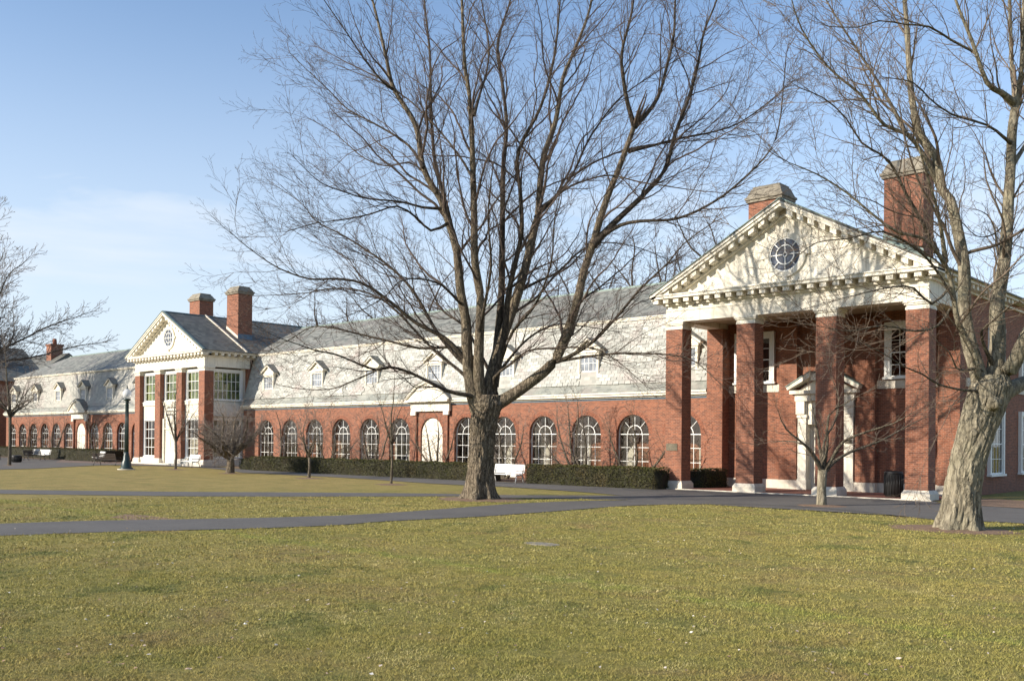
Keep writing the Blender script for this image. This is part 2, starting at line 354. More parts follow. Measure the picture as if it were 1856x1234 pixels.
def np_mesh(name, verts, faces_flat, loop_tot, mat, parent=None, tint=None, smooth=False, origin=None):
    me = bpy.data.meshes.new(name)
    verts = np.asarray(verts, dtype=np.float32)
    if origin is not None: verts = verts - np.asarray(origin, dtype=np.float32)
    nf = len(loop_tot)
    me.vertices.add(len(verts)); me.vertices.foreach_set('co', verts.ravel())
    me.loops.add(len(faces_flat)); me.loops.foreach_set('vertex_index', np.asarray(faces_flat, dtype=np.int32))
    me.polygons.add(nf)
    ls = np.zeros(nf, dtype=np.int32); ls[1:] = np.cumsum(loop_tot)[:-1]
    me.polygons.foreach_set('loop_start', ls)
    me.polygons.foreach_set('use_smooth', np.full(nf, bool(smooth)))
    if tint is not None:
        a = me.attributes.new('tint', 'FLOAT', 'POINT'); a.data.foreach_set('value', np.asarray(tint, dtype=np.float32))
    me.update(calc_edges=True)
    me.materials.append(MT[mat] if isinstance(mat, str) else mat)
    o = bpy.data.objects.new(name, me); COL.objects.link(o)
    if parent is not None: o.parent = parent
    return o
def copy_tree(o, parent=None):
    c = o.copy(); COL.objects.link(c); c.parent = parent
    for ch in list(o.children): copy_tree(ch, c)
    return c

# ------------------------------------------------------------------ ground
def poly_obj(name, pts, z, mat, kind='structure'):
    me = bpy.data.meshes.new(name); me.from_pydata([(p[0], p[1], z) for p in pts], [], [tuple(range(len(pts)))])
    import bmesh
    bm = bmesh.new(); bm.from_mesh(me); bmesh.ops.triangulate(bm, faces=bm.faces); bmesh.ops.recalc_face_normals(bm, faces=bm.faces)
    if bm.faces[0].normal.z < 0: bmesh.ops.reverse_faces(bm, faces=bm.faces)
    bm.to_mesh(me); bm.free(); me.materials.append(MT[mat])
    o = bpy.data.objects.new(name, me); COL.objects.link(o); o['kind'] = kind; return o
mb = MB(); R0 = 2500
mb.add([(-R0, -R0, 0), (R0, -R0, 0), (R0, R0, 0), (-R0, R0, 0)], [(0, 1, 2, 3)])
tag(mb.build('lawn', 'lawn'), kind='structure', label='patchy winter lawn of green and straw coloured turf')
def smooth_line(pts, k=4):
    P = [np.array(p[:2], float) for p in pts]; out = []
    for i in range(len(P)-1):
        p0 = P[max(i-1, 0)]; p1 = P[i]; p2 = P[i+1]; p3 = P[min(i+2, len(P)-1)]
        for j in range(k):
            t = j/k; out.append(.5*((2*p1)+(-p0+p2)*t+(2*p0-5*p1+4*p2-p3)*t*t+(-p0+3*p1-3*p2+p3)*t**3))
    out.append(P[-1]); return out
def edge(px): return smooth_line([G(x, y) for x, y in px])
far_left = G(0, 949); 
top_a = edge([(-260, 958), (0, 949), (150, 944), (325, 941), (500, 937.5), (650, 932.5), (800, 922.5), (928, 913), (1040, 908), (1145, 906)])
bot_a = edge([(-260, 984), (0, 971), (215, 963.5), (425, 959), (600, 952.5), (700, 945), (850, 937.5), (928, 932.5), (1028, 925), (1153, 916), (1278, 914), (1378, 915), (1500, 922), (1628, 935), (1703, 942.5), (1778, 945), (1856, 949), (2100, 962)])
right_top = [(3.0, 36.6), (-3.0, 37.6), (-8.5, 38.6), (-13.2, 39.3), (-13.5, 40.6), (-27.6, 40.6), (-27.6, 39.9)]
hedge_back = [(-27.6, 40.0), (-66, 40.0)]
bot_c = edge([(440, 857), (480, 858.5), (560, 862.5), (660, 868), (760, 875), (840, 879.5), (903, 882), (1000, 888), (1080, 894), (1122, 898)])
main_poly = top_a + list(reversed([]))
# path A with the forecourt before the portico and the path along the hedge, as one outline
outl = [p for p in top_a] + [p for p in reversed(edge([(840, 899), (900, 901.5), (1000, 903), (1100, 905), (1145, 906)]))][1:]
PATH_A = [tuple(p) for p in top_a] + [tuple(p) for p in reversed(bot_a)]
# forecourt: between tip of middle lawn, strip lawn tip and the portico
tipB = G(1145, 906); tipC = G(1122, 898)
b_line = [p for p in bot_a if p[0] > tipB[0]-.01]
FORE = [tuple(tipB[:2])] + [tuple(tipC[:2])] + [(-26.0, 38.5), (-27.6, 40.0), (-27.6, 40.6)] + list(reversed(right_top[:-2])) 
FORE = FORE + [tuple(p) for p in reversed(b_line)]
top_b = edge([(-300, 885), (0, 887.5), (300, 891), (550, 892.5), (750, 894), (840, 895.5), (903, 897), (1000, 897.5), (1122, 898)])
bot_b = edge([(-300, 891.5), (0, 895), (300, 899), (500, 900), (825, 899.5), (900, 901.5), (1000, 903.5), (1080, 905), (1145, 906)])
PATH_B = [tuple(p) for p in top_b] + [tuple(p) for p in reversed(bot_b)]
PATH_C = [tuple(p) for p in bot_c] + [(-26.0, 38.5), (-27.6, 40.0), (-64.0, 40.0), tuple(G(440, 850)[:2])]
left_bot = edge([(-300, 868), (-100, 857), (0, 851), (60, 849.5), (130, 846), (200, 843), (300, 845), (380, 849), (440, 857)])
PLAZA = [tuple(p) for p in left_bot] + [tuple(G(440, 850)[:2]), (-64, 41.0), (-70.5, 41.0), (-70.5, 41.9), (-88, 41.9), (-88, 40.6), (-150, 41.5), (-170, 41)]
PLAZA2 = [tuple(G(100, 838)[:2]), tuple(G(300, 843)[:2]), tuple(G(400, 846)[:2]), (-66, 41.3), (-70.6, 41.9), (-88, 41.9), (-100, 41.2)]
poly_obj('asphalt_path', PATH_A, .008, 'asphalt')
poly_obj('asphalt_path', PATH_B, .012, 'asphalt')
poly_obj('asphalt_forecourt', FORE, .016, 'asphalt')
poly_obj('asphalt_path', PATH_C, .020, 'asphalt')
poly_obj('asphalt_path', PLAZA, .024, 'asphalt')
poly_obj('brick_terrace', PLAZA2, .030, 'terrace')
SOIL = [(-66, 40.0), (-27.0, 40.0), (-27.0, 45.0), (-70, 45.0), (-70, 41.95), (-66, 41.5)]
poly_obj('planting_bed', SOIL, .028, 'mulch')
poly_obj('planting_bed', [(-128, 41.4), (-88.0, 41.0), (-85.3, 42.0), (-85.3, 45.0), (-128, 45.0)], .028, 'mulch')
poly_obj('planting_bed', [(-13.2, 39.3), (-8.5, 38.6), (-3, 37.6), (3, 36.6), (6, 39), (-6, 43), (-12.5, 44.5), (-13.3, 44.5)], .027, 'mulch')
def mulch_ring(x, y, r, sy=1.0):
    n = 26; pts = [(x+r*(1+.22*mn.noise(Vector((x+k*.7, y, 0))))*math.cos(2*PI*k/n), y+r*sy*(1+.22*mn.noise(Vector((x, k*.7, 3))))*math.sin(2*PI*k/n)) for k in range(n)]
    m = MB(); m.add([(x, y, .07)]+[(px, py, .004) for px, py in pts], [(0, k+1, (k+1) % n+1) for k in range(n)], True)
    o = m.build('mulch_ring', 'mulch'); o['kind'] = 'structure'

def inside(poly, X, Y):
    c = np.zeros(X.shape, dtype=bool); n = len(poly)
    for i in range(n):
        x1, y1 = poly[i][:2]; x2, y2 = poly[(i+1) % n][:2]
        if y1 == y2: continue
        cond = ((y1 > Y) != (y2 > Y)) & (X < (x2-x1)*(Y-y1)/(y2-y1)+x1)
        c ^= cond
    return c
nr = np.random.default_rng(3)
def grass_blades():
    """short turf as single blades, thick near the viewer, thinning where they can no longer be told apart"""
    xs, ys, hs, ws = [], [], [], []
    th = YAW
    for (d0, d1, dens, hh, ww) in ((7.5, 12, 3600, .030, .0036), (12, 18, 1700, .030, .0052), (18, 27, 620, .032, .0085), (27, 40, 230, .034, .013)):
        half = math.atan(1120/FP)
        area = half*(d1**2-d0**2); n = int(area*dens)
        d = np.sqrt(nr.uniform(d0*d0, d1*d1, n)); a = nr.uniform(-half, half, n) - th
        xs.append(d*np.sin(a)); ys.append(d*np.cos(a)); hs.append(np.full(n, hh)); ws.append(np.full(n, ww))
    X = np.concatenate(xs); Y = np.concatenate(ys); H = np.concatenate(hs); W = np.concatenate(ws)
    ok = Y < 39.2
    jx = X+nr.normal(0, .05, len(X)); jy = Y+nr.normal(0, .05, len(X))
    for P in (PATH_A, PATH_B, FORE, PATH_C, PLAZA): ok &= ~inside(P, jx, jy)
    rj = nr.uniform(-.55, .35, len(X)); ok &= (np.hypot(X+27.0, Y-27.9) > 1.75+rj) & (np.hypot(X+8.8, Y-28.2) > 1.35+rj) & (np.hypot(X+15.7, Y-34.6) > .9+rj)
    X, Y, H, W = X[ok], Y[ok], H[ok], W[ok]; n = len(X)
    def vnoise(x, y, sc, seed):
        g_ = np.random.default_rng(seed).uniform(-1, 1, (256, 256)); x = x*sc; y = y*sc; xi = np.floor(x).astype(int); yi = np.floor(y).astype(int); fx = x-xi; fy = y-yi
        fx = fx*fx*(3-2*fx); fy = fy*fy*(3-2*fy); q = lambda a, b: g_[a & 255, b & 255]
        return (q(xi, yi)*(1-fx)+q(xi+1, yi)*fx)*(1-fy)+(q(xi, yi+1)*(1-fx)+q(xi+1, yi+1)*fx)*fy
    cl = vnoise(X, Y, 3.2, 1)*.6+vnoise(X, Y, 8.0, 2)*.5
    bump_ = vnoise(X, Y, 2.1, 5)*.010+vnoise(X, Y, 5.5, 6)*.010
    dry = vnoise(X, Y, 1.3, 3)*.5+vnoise(X, Y, 6.0, 4)*.5
    cln = nr.uniform(.5, 1.3, n)*H*(1+.9*np.clip(cl, -.6, 1))
    az = nr.uniform(0, 2*PI, n); lean = nr.uniform(.5, 1.5, n); la = nr.uniform(0, 2*PI, n)
    base = np.stack([X, Y, np.maximum(bump_, -.004)], 1)
    side = np.stack([np.cos(az), np.sin(az), np.zeros(n)], 1)*(W*nr.uniform(.7, 1.4, n))[:, None]
    tip = base+np.stack([np.cos(la)*np.sin(lean)*cln, np.sin(la)*np.sin(lean)*cln, np.cos(lean)*cln+.004], 1)
    V = np.empty((n*3, 3), dtype=np.float32); V[0::3] = base-side; V[1::3] = base+side; V[2::3] = tip
    t = np.clip(.32+.62*dry+nr.normal(0, .18, n), 0, 1)
    o = np_mesh('grass', V, np.arange(n*3), np.full(n, 3, dtype=np.int32), 'blades', tint=np.repeat(t, 3))
    tag(o, 'short winter grass growing over the lawn', 'grass', kind='stuff')
grass_blades()
def litter():
    n = 420; V = []; F = []; t = []
    for i in range(n):
        px = rnd.uniform(-20, 1880); py = 960+rnd.random()**1.4*270
        g = G(px, py); s = rnd.uniform(.012, .032); a = rnd.uniform(0, PI); z = rnd.uniform(.03, .05)
        c, sn = math.cos(a), math.sin(a)
        q = [(-s, -s*.5), (s*.2, -s*.7), (s, 0), (s*.1, s*.6), (-s*.7, s*.4)]
        b = len(V)
        for k, (u, v) in enumerate(q): V.append((g[0]+u*c-v*sn, g[1]+u*sn+v*c, z+rnd.uniform(-.006, .014)))
        F += [b, b+1, b+2, b+3, b+4]; t += [rnd.random()**2]*5
    m, nt, b = new_mat('dry_leaf_scraps'); tt = N(nt, 'ShaderNodeAttribute', attribute_name='tint').outputs['Fac']
    link(nt, mixc(nt, tt, (.30, .18, .09), (.75, .70, .62)), b.inputs['Base Color'])
    o = np_mesh('leaves', V, F, np.full(n, 5, dtype=np.int32), m, tint=t); tag(o, 'scraps of dry leaf and pale litter on the grass', 'leaves', kind='stuff')
litter()
g = G(982, 986)
mb = MB(); mb.prism([(g[0]+.48*math.cos(a)*1.0, g[1]+.26*math.sin(a)) for a in [2*PI*k/14 for k in range(14)]], 'z', 0, .016)
tag(mb.build('utility_cover', 'capstone'), 'flat pale stone utility cover set in the open lawn', 'utility cover')
g = G(250, 938)
m2 = MB(); m2.prism([(g[0]+1.2*math.cos(a)*(1+.3*math.sin(3*a)), g[1]+.75*math.sin(a)*(1+.3*math.cos(2*a))) for a in [2*PI*k/18 for k in range(18)]], 'z', 0, .006)
o = m2.build('bare_soil_patch', 'mulch'); o['kind'] = 'structure'

# ------------------------------------------------------------------ window builder
def frame_map(axis, org, sgn=1):
    """returns f(u, d, z) -> world, u along the wall, d inward from the wall's face"""
    if axis == 'x': return lambda u, d, z: (org[0]+u, org[1]+d, org[2]+z)      # wall faces -Y
    return lambda u, d, z: (org[0]-d, org[1]+u, org[2]+z)                      # wall faces +X
def fbox(mb, fm, u0, u1, d0, d1, z0, z1):
    P = [fm(u, d, z) for z in (z0, z1) for (u, d) in ((u0, d0), (u1, d0), (u1, d1), (u0, d1))]
    mb.add(P, [(0, 3, 2, 1), (4, 5, 6, 7), (0, 1, 5, 4), (1, 2, 6, 5), (2, 3, 7, 6), (3, 0, 4, 7)])
def sash_window(parent, org, w, h, cols, rows, axis='x', casing=.12, meet=True, glass='glass_dark', frame_d=.0, sill=True, bar=.028, name='window', back=None, split_panes=False, bd=.19):
    """org: bottom centre on the wall face. casing stands 3 cm proud of the wall"""
    fm = frame_map(axis, org)
    f = MB(); c = casing
    fbox(f, fm, -w/2-c, -w/2, -.035, .16, 0, h); fbox(f, fm, w/2, w/2+c, -.035, .16, 0, h); fbox(f, fm, -w/2-c, w/2+c, -.05, .16, h, h+c*1.1)
    wo = f.build(name, 'trim', parent)
    if sill:
        s = MB(); fbox(s, fm, -w/2-c-.06, w/2+c+.06, -.10, .16, -.10, 0); s.build('sill', 'trim', wo)
    m = MB(); b = bar
    for i in range(1, cols):
        u = -w/2+w*i/cols; fbox(m, fm, u-b/2, u+b/2, .045, .085, .0, h)
    for j in range(1, rows):
        z = h*j/rows; bb = b*2.0 if (meet and j == rows//2) else b
        fbox(m, fm, -w/2, w/2, .04, .08, z-bb/2, z+bb/2)
    fbox(m, fm, -w/2, -w/2+.05, .038, .10, 0, h); fbox(m, fm, w/2-.05, w/2, .038, .10, 0, h); fbox(m, fm, -w/2+.05, w/2-.05, .036, .10, 0, .07); fbox(m, fm, -w/2+.05, w/2-.05, .036, .10, h-.06, h)
    m.build('sash', 'trim', wo)
    if split_panes:
        for i in range(cols):
            for j in range(rows):
                g = MB(); u0 = -w/2+w*i/cols; u1 = -w/2+w*(i+1)/cols; z0 = h*j/rows; z1 = h*(j+1)/rows
                fbox(g, fm, u0+.012, u1-.012, .060, .066, z0+.012, z1-.012); g.build('pane', glass, wo)
    else:
        g = MB(); fbox(g, fm, -w/2, w/2, .060, .066, 0, h); g.build('pane', glass, wo)
    if back:
        g = MB(); fbox(g, fm, -w/2, w/2, bd, bd+.01, 0, h); g.build('window_back', back, wo)  # sheet behind the glass; dark ones stand in for unlit rooms by colour
    return wo

# ------------------------------------------------------------------ pavilion with portico
RS = .535                                                   # roof slope
def pavilion(cx, y0, half, sp, cw, z0, root, glazed, ridge_y, body_half, yw):
    """portico front of columns, entablature and pediment before a brick block with a gabled slate roof"""
    cxs = [cx+sp*k for k in (-1.5, -.5, .5, 1.5)]
    cd = .85; zb, zt, za = z0, 7.97, 8.34
    for c in cxs:
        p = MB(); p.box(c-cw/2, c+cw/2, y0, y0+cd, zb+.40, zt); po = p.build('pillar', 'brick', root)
        b = MB(); b.box(c-cw/2-.11, c+cw/2+.11, y0-.11, y0+cd+.11, zb, zb+.26); b.taper(c-cw/2-.11, c+cw/2+.11, y0-.11, y0+cd+.11, zb+.26, zb+.40, .085)
        b.build('base', 'stone', po)
        k = MB(); k.box(c-cw/2-.02, c+cw/2+.02, y0-.02, y0+cd+.02, zt, zt+.10); k.taper(c-cw/2-.09, c+cw/2+.09, y0-.09, y0+cd+.09, za-.10, za-.235, .05) if False else k.box(c-cw/2+.0, c+cw/2-.0, y0+.0, y0+cd-.0, zt+.10, za-.17)
        k.box(c-cw/2-.06, c+cw/2+.06, y0-.06, y0+cd+.06, za-.17, za-.10); k.box(c-cw/2-.10, c+cw/2+.10, y0-.10, y0+cd+.10, za-.10, za-.003)
        k.build('capital', 'white', po)
    xl, xr = cxs[0]-cw/2, cxs[3]+cw/2
    # entablature: front beam in three lengths, side beams run back to the wall
    cuts = [xl, cxs[1]+cw/2-.03, cxs[2]+cw/2-.03, xr]
    if not glazed: cuts = [xl, xl+cw-.02, cxs[1]+cw/2-.02, cxs[2]+cw/2-.02, xr]
    e = MB()
    for a, b in zip(cuts[:-1], cuts[1:]):
        e.box(a+.006, b-.006, y0-.005, y0+cd, za, 8.88); e.box(a+.006, b-.006, y0-.035, y0+cd, 8.88, 8.93); e.box(a+.006, b-.006, y0+.01, y0+cd, 8.93, 9.16)
    e.box(xl, xl+cd, y0+cd+.003, yw, za, 9.16); e.box(xr-cd, xr-.005, y0+cd+.003, yw, za, 9.16)
    e.build('entablature', 'white', root)
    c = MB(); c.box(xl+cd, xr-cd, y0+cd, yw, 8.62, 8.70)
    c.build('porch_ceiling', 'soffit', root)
    # horizontal cornice, modillions
    ov = .60
    yf = y0-ov
    cn = MB(); cn.box(xl-.12, xr+.12, y0-.12, y0+.3, 9.16, 9.26)
    cn.box(cx-half, cx+half, yf, y0+.3, 9.46, 9.60); cn.box(cx-half-.04, cx+half+.04, yf-.05, y0+.3, 9.60, 9.66)
    for sgn in (-1, 1):                                    # returns along both flanks
        xa = cx+sgn*(half-.02)
        xi = (xr if sgn > 0 else xl)
        x0_, x1_ = sorted((xi-sgn*.3, xa)); cn.box(x0_, x1_, y0+.303, ridge_y, 9.46, 9.66)
        x0_, x1_ = sorted((xi-sgn*.3, xi+sgn*.12)); cn.box(x0_, x1_, y0+.303, ridge_y, 9.16, 9.26)
    cn.build('cornice', 'white', root)
    nm = 24; so = MB(); 
    for i in range(nm):
        u = cx-half+.22+(2*half-.44)*i/(nm-1)
        mb_ = MB(); mb_.box(u-.15, u+.15, yf+.09, y0-.015, 9.25, 9.455); mb_.build('modillion', 'white', root)
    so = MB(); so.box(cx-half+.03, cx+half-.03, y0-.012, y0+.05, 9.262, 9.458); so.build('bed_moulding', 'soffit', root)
    if True:
        xs = xr+.012
        sm = MB()
        yy = y0+.75
        while yy < yw+(1.2 if glazed else 6):
            sm.box(xs, xs+(half-(xr-cx))-.10, yy-.13, yy+.13, 9.27, 9.455); yy += .60
        sm.build('side_modillions', 'white', root, kind='stuff')
    # pediment
    zt0 = 9.66; apex = zt0+RS*half-.03
    ty = MB(); inner = half-.55
    ty.prism([(cx-inner, 9.66), (cx+inner, 9.66), (cx, 9.66+RS*inner)], 'y', y0+.05, y0+.22); ty.build('tympanum', 'white', root)
    th = .17
    for sgn in (-1, 1):
        def rk(d_out, d_in, ya, yb, mbx, x_start=0.0, x_end=half):
            # slab parallel to the roof line; d = vertical offset below the roof surface
            xa, xb = cx+sgn*x_start, cx+sgn*x_end
            za_, zb_ = apex-RS*x_start, apex-RS*x_end
            mbx.prism([(xa, za_-d_out), (xb, zb_-d_out), (xb, zb_-d_in), (xa, za_-d_in)], 'y', ya, yb)
        r = MB(); rk(.0, .09, yf-.06, y0+.3, r, 0, half+.05); rk(.093, .24, yf, y0+.3, r, 0, half); rk(.47, .60, y0-.10, y0+.3, r, 0, half-.58)
        r.build('raking_cornice', 'white', root)
        nr_ = 12
        for i in range(nr_):
            t = .10+(half-.75)*(i+.35)/nr_
            m_ = MB(); rk(.245, .49, yf+.09, y0-.015, m_, t, t+.30); m_.build('modillion', 'white', root)
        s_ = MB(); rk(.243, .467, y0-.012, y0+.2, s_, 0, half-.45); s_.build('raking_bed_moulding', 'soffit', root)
    # oculus
    oz = 10.98 if not glazed else 11.05; orr = .78
    oc = MB(); n = 40
    prof_out = [(1.02*math.cos(2*PI*k/n), 1.02*math.sin(2*PI*k/n)) for k in range(n)]
    prof_in = [(orr*math.cos(2*PI*k/n), orr*math.sin(2*PI*k/n)) for k in range(n)]
    vs = [(cx+a, y, oz+b) for y in (y0-.06, y0+.10) for (a, b) in prof_out+prof_in]
    fs = []
    for k in range(n):
        k2 = (k+1) % n
        fs += [(k, k2, n+k2, n+k), (2*n+k, 2*n+n+k, 2*n+n+k2, 2*n+k2), (k, 2*n+k, 2*n+k2, k2), (n+k, n+k2, 3*n+k2, 3*n+k)]
    oc.add(vs, fs)
    for a in (0, PI/2, PI, 3*PI/2):
        ca, sa = math.cos(a), math.sin(a); r0_, r1_ = 1.0, 1.17; hw = .11
        P = []
        for y in (y0-.075, y0+.05):
            for rr, ww in ((r0_-.2, hw*.8), (r1_, hw)):
                for s2 in (-1, 1): P.append((cx+ca*rr-sa*ww*s2, y, oz+sa*rr+ca*ww*s2))
        oc.add(P, [(0, 1, 3, 2), (4, 6, 7, 5), (0, 2, 6, 4), (1, 5, 7, 3), (2, 3, 7, 6), (0, 4, 5, 1)])
    oo = oc.build('round_window', 'white', root)
    g = MB(); g.prism([(cx+orr*math.cos(2*PI*k/n), oz+orr*math.sin(2*PI*k/n)) for k in range(n)], 'y', y0+.02, y0+.03); g.build('pane', 'ocglass', oo)
    mu = MB()
    def ringbar(r, wd):
        vs = [(cx+rr*math.cos(2*PI*k/24), y, oz+rr*math.sin(2*PI*k/24)) for y in (y0-.03, y0+.015) for rr in (r-wd, r+wd) for k in range(24)]
        fs = []
        for k in range(24):
            k2 = (k+1) % 24
            fs += [(k, k2, 24+k2, 24+k), (48+k, 72+k, 72+k2, 48+k2), (k, 48+k, 48+k2, k2), (24+k, 24+k2, 72+k2, 72+k)]
        mu.add(vs, fs)
    ringbar(.44, .022); ringbar(.09, .02); ringbar(orr-.02, .03)
    for k in range(8):
        a = k*PI/4; r0_ = .11 if k % 2 == 0 else .46
        ca, sa = math.cos(a), math.sin(a); ww = .02; P = []
        for y in (y0-.028, y0+.012):
            for rr in (r0_, orr):
                for s2 in (-1, 1): P.append((cx+ca*rr-sa*ww*s2, y, oz+sa*rr+ca*ww*s2))
        mu.add(P, [(0, 1, 3, 2), (4, 6, 7, 5), (0, 2, 6, 4), (1, 5, 7, 3), (2, 3, 7, 6), (0, 4, 5, 1)])
    mu.build('muntin', 'trim', oo)
    # roof slabs
    rmat = 'dslate'
    yr0 = yf-.02
    rf = MB()
    for sgn in (-1, 1):
        rf.prism([(cx, apex+.012), (cx+sgn*(half+.10), apex+.012-RS*(half+.10)), (cx+sgn*(half+.10), apex+.085-RS*(half+.10)), (cx, apex+.10)], 'y', yr0, ridge_y)
    ro = rf.build('roof', rmat, root)
    cr = MB()
    for sgn in (-1, 1):
        cr.prism([(cx, apex+.103), (cx+sgn*(half+.12), apex+.088-RS*(half+.10)), (cx+sgn*(half+.12), apex+.125-RS*(half+.10)), (cx, apex+.15)], 'y', yr0-.03, yr0+.22)
    cr.prism([(cx-.14, apex+.07), (cx+.14, apex+.07), (cx+.05, apex+.15), (cx-.05, apex+.15)], 'y', yr0+.22, ridge_y)
    cr.build('copper_edge', 'copper', ro)
    if glazed:
        cr = MB(); ys = y0+3.45
        cr.prism([(cx, apex+.105), (cx+half+.1, apex+.09-RS*(half+.1)), (cx+half+.1, apex+.2-RS*(half+.1)), (cx, apex+.215)], 'y', ys, ys+.14)
        cr.build('flashing_strip', 'stone', ro)
    return dict(cxs=cxs, apex=apex, xl=xl, xr=xr, roof=ro)

def chimney(root, x0, x1, y0, y1, zb, zt, capz, flash, step=True):
    c = MB(); c.box(x0, x1, y0, y1, zb, zt); co = c.build('chimney', 'brick', root)
    k = MB(); k.box(x0-.10, x1+.10, y0-.10, y1+.10, zt, zt+.14); k.box(x0-.16, x1+.16, y0-.16, y1+.16, zt+.14, zt+.26)
    k.taper(x0-.10, x1+.10, y0-.10, y1+.10, zt+.26, capz-.12, .20); k.box(x0+.16, x1-.16, y0+.16, y1-.16, capz-.12, capz)
    k.build('cap', 'capstone', co)
    return co
MT['ocglass'] = mat_plain('oculus_glass', (.10, .115, .15), .08, .3, 2.5, spec=.8)

# ---- right-hand brick portico building
CX = -20.38
rp = thing('portico_building', (CX, 40.75, 0), 'brick portico building with four tall pillars and a white pediment, behind the small spreading sapling', 'building')
P = pavilion(CX, 40.75, 6.93, 3.96, .95, 0.03, rp, False, 58.0, 6.43, 45.4)
YW = 45.4
# walls of the block
wb = MB()
wb.box(CX-6.43, CX-1.46, YW, YW+.35, .5, 9.46)
wb.box(CX+1.46, CX+6.43-.003, YW, YW+.35, .5, 9.46)
wb.box(CX-1.46, CX+1.46, YW+.05, YW+.35, 5.0, 9.46)
wb.box(CX+6.08, CX+6.427, YW+.35, 58, .0, 9.455); wb.box(CX-6.43, CX-6.08, YW+.35, 58, 0, 9.46); wb.box(CX-6.08, CX+6.08, 57.6, 58, 0, 9.46)
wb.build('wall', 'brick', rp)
gb = MB(); gb.prism([(CX-6.6, 9.66), (CX+6.6, 9.66), (CX, 9.66+RS*6.6)], 'y', 57.65, 57.95); gb.build('gable_wall', 'brick', rp)
pl = MB()
for c in P['cxs']:
    pj = .72 if abs(c-CX) > 4 else .30
    p = MB(); p.box(c-.475, c+.475, YW-pj, YW-.003, .50, 8.34); po = p.build('pilaster', 'brick', rp)
    q_ = MB(); q_.box(c-.52, c+.52, YW-pj-.06, YW-.003, .02, .50); q_.build('base', 'stone', po)
for (a, b) in ((CX-6.40, CX-1.5), (CX+1.5, CX+6.40)): pl = MB(); pl.box(a, b, YW-.06, YW+.30, .02, .497); pl.build('plinth', 'stone', rp)
for a, b in ((0, 1), (2, 3)): bd = MB(); bd.box(P['cxs'][a]+.48, P['cxs'][b]-.48, YW-.05, YW+.1, 4.97, 5.36); bd.build('stone_band', 'stone', rp)
bd = MB(); bd.box(CX+6.43, CX+6.48, YW+.0, 57.9, 4.97, 5.36); bd.build('stone_band', 'stone', rp)
for c in (CX-3.96, CX+3.96):
    sash_window(rp, (c, YW-.125, 5.50), 1.75, 2.3, 4, 4, casing=.26, glass='glass_dark', split_panes=True, back='dark', bd=.105)
# door surround, with raised pediment
dz = MB(); dy = YW-.12
for s in (-1, 1):
    x0, x1 = sorted((CX+s*1.42, CX+s*.98)); dz.box(x0, x1, dy-.22, dy+.35, .02, 4.448)
    x0, x1 = sorted((CX+s*1.45, CX+s*.93)); dz.box(x0, x1, dy-.26, dy+.35, .02, .55)
    dz.box(x0, x1, dy-.27, dy+.35, 3.62, 3.78)
    x0, x1 = sorted((CX+s*1.47, CX+s*1.02)); dz.box(x0, x1, dy-.34, dy-.225, 3.80, 4.44)
dz.box(CX-.97, CX+.97, dy-.10, dy+.35, 3.30, 4.45)
dz.box(CX-1.52, CX+1.52, dy-.36, dy+.35, 4.452, 4.80)
dz.box(CX-1.72, CX+1.72, dy-.55, dy+.30, 4.80, 4.98)
dz.prism([(CX-1.3, 4.98), (CX+1.3, 4.98), (CX+1.3, 5.05), (CX, 5.75), (CX-1.3, 5.05)], 'y', dy-.20, dy+.1)
for s in (-1, 1):
    dz.prism([(CX+s*1.80, 4.985), (CX+s*.62, 5.62), (CX+s*.62, 5.88), (CX+s*1.86, 5.14)], 'y', dy-.62, dy+.15)
dz.prism([(CX-.62, 5.45), (CX+.62, 5.45), (CX+.62, 5.70), (CX, 6.0), (CX-.62, 5.70)], 'y', dy-.5, dy+.15)
ds = dz.build('door_surround', 'white', rp)
cr = MB()
for s in (-1, 1): cr.prism([(CX+s*1.86, 5.145), (CX+s*.6, 5.89), (CX+s*.6, 5.93), (CX+s*1.9, 5.18)], 'y', dy-.66, dy+.12)
cr.build('lead_cover', 'copper', ds)
dd = MB(); dd.box(CX-.97, CX+.97, YW+.16, YW+.22, .1, 3.30)
for i in (-1, 1):
    for (a, b) in ((.25, 1.0), (1.15, 1.75), (1.9, 2.55)):
        for k in (0, 1):
            x0 = CX+i*.49-.36+k*.38; dd.box(x0, x0+.32, YW+.135, YW+.158, a, b)
dd.box(CX-.01, CX+.01, YW+.13, YW+.158, .1, 2.7); dd.box(CX-.96, CX+.96, YW+.12, YW+.158, 2.68, 2.78)
do = dd.build('door', 'white', rp)
h = MB(); h.box(CX+.06, CX+.10, YW+.06, YW+.13, 1.05, 1.35); h.build('handle', 'blackmetal', do)
sg = MB(); sg.box(CX+1.02, CX+1.38, dy-.245, dy-.223, 2.35, 2.55); sg.build('sign_plate', 'bronze', rp)
# side windows in the shaded flank
for yy in (49.75, 54.9):
    sash_window(rp, (CX+6.55, yy, .95), 1.9, 2.9, 4, 4, axis='y', casing=.2, glass='glass_dark', back='dark', bd=.105)
    sash_window(rp, (CX+6.55, yy, 5.6), 1.9, 2.2, 4, 4, axis='y', casing=.2, glass='glass_dark', back='dark', bd=.105)
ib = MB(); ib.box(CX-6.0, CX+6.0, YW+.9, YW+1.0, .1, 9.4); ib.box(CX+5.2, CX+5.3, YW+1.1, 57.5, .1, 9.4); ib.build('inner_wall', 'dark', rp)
for (a, b) in ((-17.93, -16.08), (-25.15, -23.3)):
    co = chimney(rp, a, b, 46.05, 47.45, 10.6, 15.1, 15.95, None)
    fl = MB()
    s = 1 if a > CX else -1
    zr = lambda x: P['apex']+.1-RS*abs(x-CX)
    fl.prism([(a-.03, zr(a)-.3), (b+.03, zr(b)-.3), (b+.03, zr(b)+.38), (a-.03, zr(a)+.38)], 'y', 46.02, 46.045); fl.build('flashing', 'copper', co)
